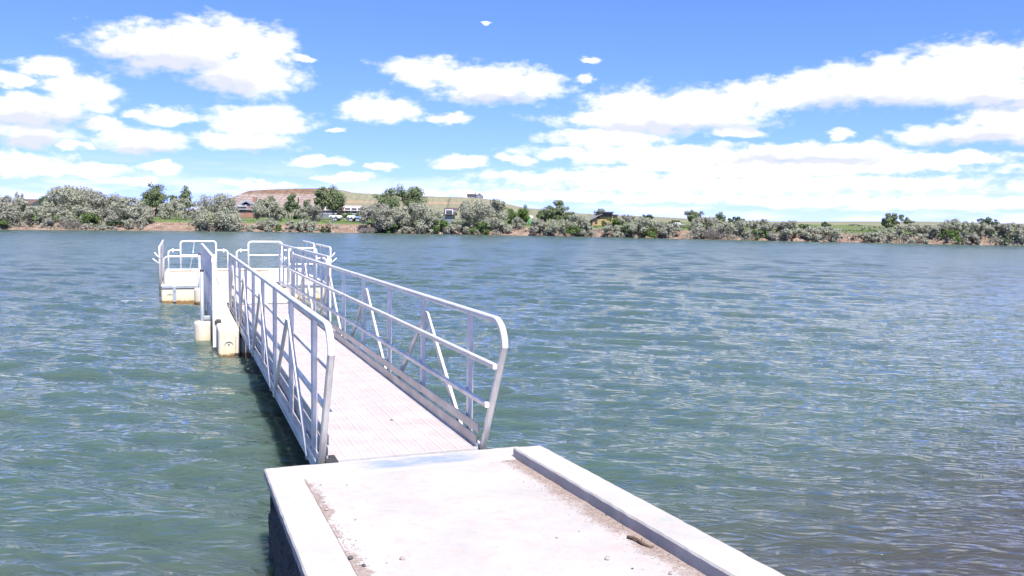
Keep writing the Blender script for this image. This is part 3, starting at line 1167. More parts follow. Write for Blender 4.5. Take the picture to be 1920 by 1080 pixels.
    # hinge and lip plates
    b = MB().box(GX0 + .06, GX1 - .06, 6.44, 6.575, gang_z(6.5) - .012, gang_z(6.5) - .004)
    b.build('hinge_plate', MAT['alu_dull'], root)
    for X in (GX0 + .055, GX1 - .055):
        MB().box(X - .045, X + .02, 6.40, 6.62, .47, gang_z(6.6) - .015).build('hinge_bracket', MAT['rubber'], root)
    MB().cbox(GX0 + .026, GX0 + .125, 6.40, 6.72, gang_z(6.6) - .05, gang_z(6.6) + .006, .006).build('gap_shade_block', MAT['rubber'], root)  # black block added in place of the shaded gap between truss and deck
    y = GY1 - .06
    MB().add([(GX0 + .06, y, gang_z(y) - .004), (GX1 - .06, y, gang_z(y) - .004), (GX1 - .06, y + .35, .508), (GX0 + .06, y + .35, .508),
              (GX0 + .06, y, gang_z(y) - .012), (GX1 - .06, y, gang_z(y) - .012), (GX1 - .06, y + .35, .502), (GX0 + .06, y + .35, .502)],
             [(0, 1, 2, 3), (7, 6, 5, 4), (0, 4, 5, 1), (1, 5, 6, 2), (2, 6, 7, 3), (3, 7, 4, 0)]).build('transition_plate', MAT['alu'], root)


build_gangway()
build_debris()

# ------------------------------------------------------------------ floating dock
DZ = 0.50
DX0, DX1 = 0.60, 2.64


def float_mesh(x0, x1, y0, y1, zt, bev=.045):
    bm = bmesh.new()
    vs = [bm.verts.new(p) for p in ((x0, y0, -.14), (x1, y0, -.14), (x1, y1, -.14), (x0, y1, -.14), (x0, y0, zt), (x1, y0, zt), (x1, y1, zt), (x0, y1, zt))]
    for q in ((0, 3, 2, 1), (4, 5, 6, 7), (0, 1, 5, 4), (1, 2, 6, 5), (2, 3, 7, 6), (3, 0, 4, 7)):
        bm.faces.new([vs[i] for i in q])
    bmesh.ops.bevel(bm, geom=bm.edges[:], offset=bev, segments=3, affect='EDGES', profile=.5)
    bm.verts.index_update()
    r = MB().add([v.co[:] for v in bm.verts], [[v.index for v in f.verts] for f in bm.faces], False)
    bm.free()
    return r


def arch_pocket(x, y, z, r=.085):
    """moulded arch standing proud around a hand pocket on a float's front face"""
    b = MB()
    n = 12
    for k in range(n):
        a0, a1 = math.pi * k / n, math.pi * (k + 1) / n
        p = [(r * math.cos(a), r * math.sin(a)) for a in (a0, a1)]
        q = [((r + .014) * math.cos(a), (r + .014) * math.sin(a)) for a in (a0, a1)]
        v = [(x + p[0][0], y, z + p[0][1]), (x + p[1][0], y, z + p[1][1]), (x + q[1][0], y, z + q[1][1]), (x + q[0][0], y, z + q[0][1])]
        v += [(c[0], y - .016, c[2]) for c in v]
        b.add(v, [(0, 1, 2, 3), (7, 6, 5, 4), (0, 4, 5, 1), (1, 5, 6, 2), (2, 6, 7, 3), (3, 7, 4, 0)])
    b.box(x - r - .014, x - r, y - .016, y, z - .16, z)
    b.box(x + r, x + r + .014, y - .016, y, z - .16, z)
    return b


def hoop_points(x0, x1, y, z0, z1, r, shoulder=None, n=6, axis='x'):
    """path of a bent pipe: up, over and down; shoulder = (xa, xb, z2) lifts the middle"""
    P = []
    P.append((x0, z0))
    P += [(x0 + r - r * math.cos(a), z1 - r + r * math.sin(a)) for a in np.linspace(0, math.pi / 2, n)]
    P += [(x1 - r + r * math.sin(a), z1 - r + r * math.cos(a)) for a in np.linspace(0, math.pi / 2, n)]
    P.append((x1, z0))
    return [(a, y, b_) for a, b_ in P] if axis == 'x' else [(y, a, b_) for a, b_ in P]


def build_dock():
    root = empty('floating_dock', (1.6, 25.5, 0))
    tag(root, 'white and cream floating dock with pipe rails at the gangway end', 'dock')
    PM, A, Wp = MAT['poly'], MAT['alu'], MAT['white_pipe']
    # walkway: the first section is cut low where the gangway lands over it
    secs = [(DX0, .965, 15.62, 19.85, DZ), (.972, 2.338, 15.72, 19.85, .34), (2.345, DX1, 15.62, 19.85, DZ),
            (DX0, DX1, 19.858, 22.68, DZ), (DX0, DX1, 22.688, 25.50, DZ)]
    for k, (x0, x1, y0, y1, zt) in enumerate(secs):
        o = float_mesh(x0, x1, y0, y1, zt).build('float_section', PM, root)
        if k == 0:
            arch_pocket(.775, y0 + .001, .20, .075).build('hand_pocket', PM, o)
            b = MB().box(.765, .785, y0 - .004, y0 + .01, .20, .235)
            b.build('drain_plug', MAT['rubber'], o)
            MB().box(.86, .94, y0 - .003, y0 + .02, .02, .065).build('coupler_pocket', MAT['rubber'], o)
            MB().box(.885, .895, y0 - .003, y0 + .01, .07, .36).build('seam_groove', MAT['board'], o)
        if k == 1:
            for j in range(3):
                MB().box(1.06 + .1 * j, 1.12 + .1 * j, y0 - .003, y0 + .01, .12, .135).build('slot', MAT['white_pipe'], o)
    # sloping shoulder from the first section down to the low one
    MB().add([(.96, 15.70, DZ - .05), (.96, 19.8, DZ - .05), (1.0, 19.8, .345), (1.0, 15.70, .345)], [(0, 1, 2, 3)]).build('shoulder', PM, root)
    # head of the T
    xs = [(-.50, 1.025), (1.033, 2.575), (2.583, 4.12)]
    for (x0, x1) in xs:
        for (y0, y1) in ((25.52, 28.5), (28.508, 31.5)):
            o = float_mesh(x0, x1, y0, y1, DZ).build('float_section', PM, root)
            if y0 < 26 and x0 < 0:
                arch_pocket(x0 + .22, y0 + .001, .18, .075).build('hand_pocket', PM, o)
                MB().box(x0 + .21, x0 + .23, y0 - .004, y0 + .01, .19, .215).build('drain_plug', MAT['rubber'], o)
            if y0 < 26 and x0 > 2:
                arch_pocket(x0 + .30, y0 + .001, .18, .075).build('hand_pocket', PM, o)
                arch_pocket(x0 + 1.15, y0 + .001, .18, .075).build('hand_pocket', PM, o)
                MB().box(x0 + .55, x0 + .63, y0 - .003, y0 + .02, .02, .07).build('coupler_pocket', MAT['rubber'], o)
    # dark edge band with straps along the near side of both arms
    for x0, x1 in ((-.50, .56), (2.68, 4.12)):
        MB().box(x0 + .02, x1, 25.492, 25.522, .405, .455).build('edge_channel', MAT['galv'], root)
        MB().box(x0, x1, 25.485, 25.53, .462, .505).build('edge_cap', MAT['white_pipe'], root)
        for x in (x0 + .34, x1 - .10):
            o = MB().cbox(x - .045, x + .045, 25.475, 25.492, .02, .46, .004).build('strap', MAT['galv'], root)
            MB().box(x - .012, x + .012, 25.468, 25.476, .30, .325).build('bolt', MAT['rubber'], o)
    # low hoops on the near side
    o = MB().tube(hoop_points(-.43, .60, 25.62, DZ, 1.28, .13), .024, 8, ref=(0, 1, 0)).build('hoop_rail', A, root)
    # stepped hoops along the far side and near the right end
    for x0, x1, xa, xb, y, zs, zt in ((-.37, 1.56, .02, 1.17, 31.38, 1.22, 1.53), (1.85, 3.78, 2.25, 3.40, 31.38, 1.22, 1.52), (2.70, 4.06, 2.97, 3.76, 25.62, 1.22, 1.52)):
        b = MB()
        r = .11
        left = [(x0, y, DZ)] + [(x0 + r - r * math.cos(a), y, zs - r + r * math.sin(a)) for a in np.linspace(0, math.pi / 2, 6)] + [(xa, y, zs)]
        right = [(x1, y, DZ)] + [(x1 - r + r * math.cos(a), y, zs - r + r * math.sin(a)) for a in np.linspace(0, math.pi / 2, 6)] + [(xb, y, zs)]
        b.tube(left, .025, 8, ref=(0, 1, 0))
        b.tube(right, .025, 8, ref=(0, 1, 0))
        b.tube(hoop_points(xa, xb, y, DZ, zt, .10), .027, 8, ref=(0, 1, 0))
        o = b.build('hoop_rail', Wp, root)
        MB().tube([(xa, y, 1.05), (xb, y, 1.05)], .022, 8, ref=(0, 1, 0)).build('mid_rail', Wp, o)
        for x in (x0 + .14, x1 - .14):
            MB().lathe(x, y, [(.0, zs - .075), (.022, zs - .07), (.026, zs - .045), (.0, zs - .03)], 10).build('knob', Wp, o)
            MB().lathe(x, y, [(.022, zs + .02), (.024, zs + .045), (.0, zs + .055)], 10).build('knob', Wp, o)
    # base bar and plank along the far edge
    for x0, x1 in ((-.46, 1.60), (1.78, 4.10)):
        MB().cbox(x0, x1, 31.34, 31.43, DZ + .012, DZ + .075, .01).build('toe_bar', Wp, root)
    MB().cbox(-.34, .45, 31.10, 31.30, DZ, DZ + .035, .006).build('plank', MAT['board'], root)
    MB().cbox(1.20, 1.60, 31.10, 31.30, DZ, DZ + .035, .006).build('plank', MAT['board'], root)
    MB().cbox(1.9, 2.9, 31.10, 31.30, DZ, DZ + .035, .006).build('plank', MAT['board'], root)
    # side railings of the walkway: posts bolted to the float sides, two rails
    for X, out in ((DX0 - .03, -1), (DX1 + .03, 1)):
        rl = empty('side_railing', (X - root.location.x, 16.5 - root.location.y, 0), root)
        ya, yb = 16.52, 25.3
        z1 = 1.70
        MB().sweep([(X, ya, .05), (X, ya, z1 - .10)] + [(X, ya + .1 - .1 * math.cos(a), z1 - .1 + .1 * math.sin(a)) for a in np.linspace(.3, math.pi / 2, 5)] + [(X, yb, z1 - .05), (X, yb, .2)],
                   [(-.03, -.024), (.03, -.024), (.03, .024), (-.03, .024)]).build('top_rail', A, rl)
        MB().bar((X, ya, 1.14), (X, yb, 1.10), .04, .045).build('mid_rail', A, rl)
        MB().bar((X, ya, .58), (X, yb, .57), .04, .045).build('low_rail', A, rl)
        n = 9
        for k in range(1, n):
            y = ya + (yb - ya) * k / n
            z0 = .10 if k % 3 == 0 else .56
            p = MB().bar((X, y, z0), (X, y, z1 - .02 - .05 * k / n), .042, .032, c=.006).build('post', A, rl)
            MB().box(X - out * .021, X - out * .034, y - .012, y + .012, 1.11, 1.135).build('bolt', MAT['white_pipe'], p)
        MB().cbox(X - out * .005, X - out * .12, ya - .05, ya + .16, DZ - .02, DZ + .05, .01).build('foot_bracket', MAT['rubber'], rl)
    # rail frames at both ends of the T
    for X, out in ((-.53, -1), (4.15, 1)):
        for ya, yb in ((25.45, 28.30), (28.75, 31.45)):
            zt = 1.55
            fr = MB().tube([(X, ya, .18)] + [(X, ya + .1 - .1 * math.cos(a), zt - .1 + .1 * math.sin(a)) for a in np.linspace(0, math.pi / 2, 5)]
                           + [(X, yb - .1 + .1 * math.sin(a), zt - .1 + .1 * math.cos(a)) for a in np.linspace(0, math.pi / 2, 5)] + [(X, yb, .18)], .03, 8)
            o = fr.build('end_rail', A, root)
            MB().bar((X, ya, 1.05), (X, yb, 1.05), .03, .04).build('mid_rail', A, o)
            for f in (.33, .67):
                y = ya + (yb - ya) * f
                MB().bar((X, y, .42), (X, y, zt - .01), .034, .034).build('baluster', A, o)
        # paddle hooks on the near end post
        o = MB()
        for z, dx in ((1.18, .17), (1.34, .12)):
            o.tube([(X, 25.43, z - .10), (X + out * dx * .5, 25.41, z - .02), (X + out * dx, 25.41, z + .06)], .016, 6, ref=(0, 1, 0))
        o.build('hook', Wp, root)
    # pipe piles with cream float collars
    for x, y, zt in ((.385, 17.45, 1.42), (.50, 25.15, 1.38)):
        p = MB().tube([(x, y, -.6), (x, y, zt)], .036, 12).build('pile', MAT['galv'], root)
        MB().lathe(x, y, [(.0, zt + .012), (.030, zt + .010), (.040, zt), (.040, zt - .03)], 12).build('cap', MAT['rubber'], p)
        MB().lathe(x + .03, y, [(.0, .43), (.145, .43), (.172, .42), (.185, .39), (.187, .36), (.180, .10), (.178, -.2), (.0, -.2)], 28).build('float_collar', PM, p)
        MB().cbox(x + .02, DX0, y - .05, y + .05, .46, .53, .008).build('pile_bracket', MAT['galv'], p)


build_dock()

# a thin pole leaning over the far edge of the dock
po = MB().tube([(.30, 31.25, DZ), (.42, 31.72, 1.12), (.47, 31.85, 1.45)], .016, 8, ref=(0, 1, 0))
po.lathe(.47, 31.85, [(.0, 1.43), (.03, 1.44), (.034, 1.47), (.0, 1.50)], 8)
tag(po.build('pole', MAT['galv'], origin=(.30, 31.25, DZ)), 'thin grey pole leaning behind the left hoop rail of the dock', 'pole')

# ------------------------------------------------------------------ trees and shrubs of the far bank
MAT['needle'] = leaf_mat('dark_needles', (0.025, 0.045, 0.03), (0.045, 0.07, 0.045), (0.075, 0.105, 0.06), 0.1)


def quads(C, A, B):
    """leaf quads from centres and two half axes"""
    V = np.stack([C - A, C + B * .55, C + A, C - B * .55], 1).reshape(-1, 3)
    return V, np.arange(len(V)).reshape(-1, 4)


def unit(v):
    return v / (np.linalg.norm(v, axis=1)[:, None] + 1e-9)


def leaves_on_lobes(rs, lobes, n, size, shell=0.45, up=0.45):
    """lobes: (m, 6) centre and radii; leaves sit in the outer shell of each lobe and roughly face outward"""
    m_ = len(lobes)
    vol = lobes[:, 3] * lobes[:, 4] * lobes[:, 5]
    pick = rs.choice(m_, n, p=(vol ** .67) / (vol ** .67).sum())
    d = unit(rs.normal(size=(n, 3)))
    r = 1.0 - shell * rs.rand(n) ** 1.4
    r *= 1.0 + rs.normal(0, .10, n)
    C = lobes[pick, :3] + d * r[:, None] * lobes[pick, 3:]
    N = unit(d + rs.normal(0, .55, (n, 3)) + np.array([0, 0, up]))
    T = unit(np.cross(N, rs.normal(size=(n, 3))))
    Bn = np.cross(N, T)
    s = size * rs.uniform(.55, 1.3, n)[:, None]
    return quads(C, T * s, Bn * s)


def limb(b, p0, p1, r0, r1, bend, rs, n=5):
    p0, p1 = np.array(p0), np.array(p1)
    o = rs.normal(0, bend, 3) * np.array([1, 1, .3])
    pts = [p0 + (p1 - p0) * t + o * math.sin(math.pi * t) for t in np.linspace(0, 1, n)]
    vs, fs = [], []
    k = 6
    for i, p in enumerate(pts):
        r = r0 + (r1 - r0) * i / (n - 1)
        for j in range(k):
            a = 2 * math.pi * j / k
            vs.append((p[0] + r * math.cos(a), p[1] + r * math.sin(a), p[2]))
    for i in range(n - 1):
        for j in range(k):
            q = (j + 1) % k
            fs.append((i * k + j, i * k + q, (i + 1) * k + q, (i + 1) * k + j))
    b.add(vs, fs, True)
    return pts


def crown_and_trunk(kind, h, w, seed):
    rs = np.random.RandomState(seed)
    b = MB()
    hw = w / 2
    if kind in ('olive', 'olive2', 'shrub', 'brightbush', 'darkbush'):
        # many-stemmed rounded shrub tree, leafy to the ground
        m_ = int(np.clip(9 + w * h * .55, 9, 34))
        L = []
        for i in range(m_):
            z = h * (0.12 + 0.80 * rs.rand() ** .85)
            f = math.sqrt(max(0.05, 1 - ((z / h - .38) / .66) ** 2))
            a = rs.rand() * 6.283
            q = hw * f * (0.25 + .62 * rs.rand() ** .6)
            rad = (0.16 + .13 * rs.rand()) * min(w, h) * (1.15 - .45 * z / h)
            L.append((q * math.cos(a), q * math.sin(a), z, rad * 1.05, rad * 1.05, rad * rs.uniform(.75, 1.15)))
        # upright sprays that break the outline
        for i in range(int(6 + w)):
            a = rs.rand() * 6.283
            q = hw * rs.rand() ** .7 * .85
            f = math.sqrt(max(0.0, 1 - (q / hw) ** 2))
            z = h * (.42 + .50 * f) * rs.uniform(.9, 1.05)
            L.append((q * math.cos(a), q * math.sin(a), z, .07 * w * rs.uniform(.6, 1), .07 * w * rs.uniform(.6, 1), .13 * h * rs.uniform(.6, 1.1)))
        L = np.array(L)
        L[:, 2] = np.minimum(L[:, 2], h - L[:, 5] * .9)
        n = int(np.clip(430 * w * h ** .8, 900, 8000))
        V, Fq = leaves_on_lobes(rs, L, n, 0.095 + .010 * h, shell=.55)
        for i in range(5):
            a = rs.rand() * 6.283
            limb(b, (.15 * math.cos(a), .15 * math.sin(a), -.3), (hw * .5 * math.cos(a), hw * .5 * math.sin(a), h * rs.uniform(.55, .85)), .03 * h ** .6, .012, .2, rs)
    elif kind in ('cotton', 'dark', 'bright', 'cottonlow'):
        low = {'cotton': .36, 'dark': .18, 'bright': .10, 'cottonlow': .20}[kind]
        L, tips = [], []
        nl = 4 + int(rs.rand() * 3)
        for q in range(nl):
            a = 6.283 * (q + rs.rand() * .8) / nl
            out = hw * (rs.uniform(.30, .68) if q else rs.uniform(0, .25))
            ez = h * (rs.uniform(.62, .86) if q else .92)
            e = np.array([out * math.cos(a), out * math.sin(a), ez])
            s0 = np.array([0, 0, h * low * .9])
            tips.append(tuple(e * .96))
            for i in range(int(np.clip(10 + w * h * .12, 11, 17))):
                f = rs.uniform(.22, .97)
                p = s0 + (e - s0) * f + rs.normal(0, 1, 3) * np.array([.085 * w, .085 * w, .06 * h])
                rad = rs.uniform(.11, .18) * min(w, h * .85) * (1.2 - .3 * f)
                L.append((p[0], p[1], max(p[2], h * low), rad * 1.1, rad * 1.1, rad * rs.uniform(.7, 1.05)))
        L = np.array(L)
        L[:, 2] = np.minimum(L[:, 2], h - L[:, 5] * .9)
        n = int(np.clip(430 * w * h ** .8, 900, 8000))
        V, Fq = leaves_on_lobes(rs, L, n, 0.095 + .010 * h, shell=.55)
        for i in range(5):
            a = rs.rand() * 6.283
            limb(b, (.15 * math.cos(a), .15 * math.sin(a), -.3), (hw * .5 * math.cos(a), hw * .5 * math.sin(a), h * rs.uniform(.55, .85)), .03 * h ** .6, .012, .2, rs)
    elif kind in ('cotton', 'dark', 'bright', 'cottonlow'):
        low = {'cotton': .36, 'dark': .18, 'bright': .10, 'cottonlow': .20}[kind]
        m_ = int(np.clip(22 + w * h * .5, 22, 60))
        L = []
        tips = []
        for i in range(m_):
            fz = rs.rand() ** .8
            z = h * (low + .08 + (1 - low - .14) * fz)
            mid = (z / h - (low + 1) / 2) / ((1 - low) / 2 + .05)
            f = math.sqrt(max(.08, 1 - mid * mid))
            a = rs.rand() * 6.283
            q = hw * f * rs.uniform(.15, .88)
            rad = rs.uniform(.10, .20) * min(w, h * .8)
            L.append((q * math.cos(a), q * math.sin(a), z, rad * 1.1, rad * 1.1, rad * rs.uniform(.7, 1.05)))
            tips.append((q * math.cos(a), q * math.sin(a), z))
        L = np.array(L)
        L[:, 2] = np.minimum(L[:, 2], h - L[:, 5] * .9)
        n = int(np.clip(330 * w * h ** .85, 1800, 9000))
        V, Fq = leaves_on_lobes(rs, L, n, 0.12 + .010 * h, shell=.8)
        main = limb(b, (0, 0, -.3), (rs.normal(0, .05) * w, rs.normal(0, .05) * w, h * .82), .030 * h, .010 * h, .02 * h, rs, 7)
        for p in tips:
            k = min(len(main) - 2, max(1, int((p[2] / h - .18) / .82 * len(main) * .75)))
            limb(b, main[k], p, .011 * h, .004 * h, .02 * h, rs, 4)
    elif kind == 'spruce':
        L = []
        for i in range(11):
            f = i / 10
            z = h * (.12 + .84 * f)
            for j in range(max(1, int(6 * (1 - f)))):
                a = rs.rand() * 6.283
                q = hw * (1 - f) * .7
                L.append((q * math.cos(a), q * math.sin(a), z - q * .25, .26 * hw * (1.2 - f), .26 * hw * (1.2 - f), .055 * h))
        V, Fq = leaves_on_lobes(rs, np.array(L), 1600, .13, shell=.7)
        limb(b, (0, 0, -.3), (0, 0, h * .95), .022 * h, .006 * h, .01, rs, 4)
    else:                                             # bare twiggy scrub
        n = int(np.clip(220 * w * h, 500, 2600))
        a = rs.rand(n) * 6.283
        q = hw * rs.rand(n) ** .5
        base = np.c_[q * np.cos(a) * .5, q * np.sin(a) * .5, np.zeros(n)]
        tip = np.c_[q * np.cos(a), q * np.sin(a), h * np.sqrt(np.clip(1 - (q / hw) ** 2 * .7, .05, 1)) * rs.uniform(.5, 1.02, n)]
        u = rs.uniform(.2, 1.0, n)[:, None]
        C = base + (tip - base) * u
        D = unit(tip - base + rs.normal(0, .35, (n, 3)))
        S = unit(np.cross(D, rs.normal(size=(n, 3))))
        V, Fq = quads(C, D * rs.uniform(.10, .30, n)[:, None], S * rs.uniform(.03, .06, n)[:, None])
        for i in range(6):
            aa = rs.rand() * 6.283
            limb(b, (.1 * math.cos(aa), .1 * math.sin(aa), -.2), (hw * .6 * math.cos(aa), hw * .6 * math.sin(aa), h * .8), .03, .01, .1, rs, 4)
    return b, V, Fq


KIND_MAT = {'olive': 'olive', 'olive2': 'olive2', 'shrub': 'olive', 'brightbush': 'bright', 'darkbush': 'dark', 'cotton': 'cotton', 'cottonlow': 'cotton',
            'dark': 'dark', 'bright': 'bright', 'spruce': 'needle', 'twig': 'twiggy'}
KIND_NAME = {'olive': 'olive_tree', 'olive2': 'olive_tree', 'shrub': 'silver_shrub', 'brightbush': 'green_bush', 'darkbush': 'green_bush', 'cotton': 'cottonwood_tree',
             'cottonlow': 'cottonwood_tree', 'dark': 'broadleaf_tree', 'bright': 'broadleaf_tree', 'spruce': 'spruce_tree', 'twig': 'twiggy_shrub'}

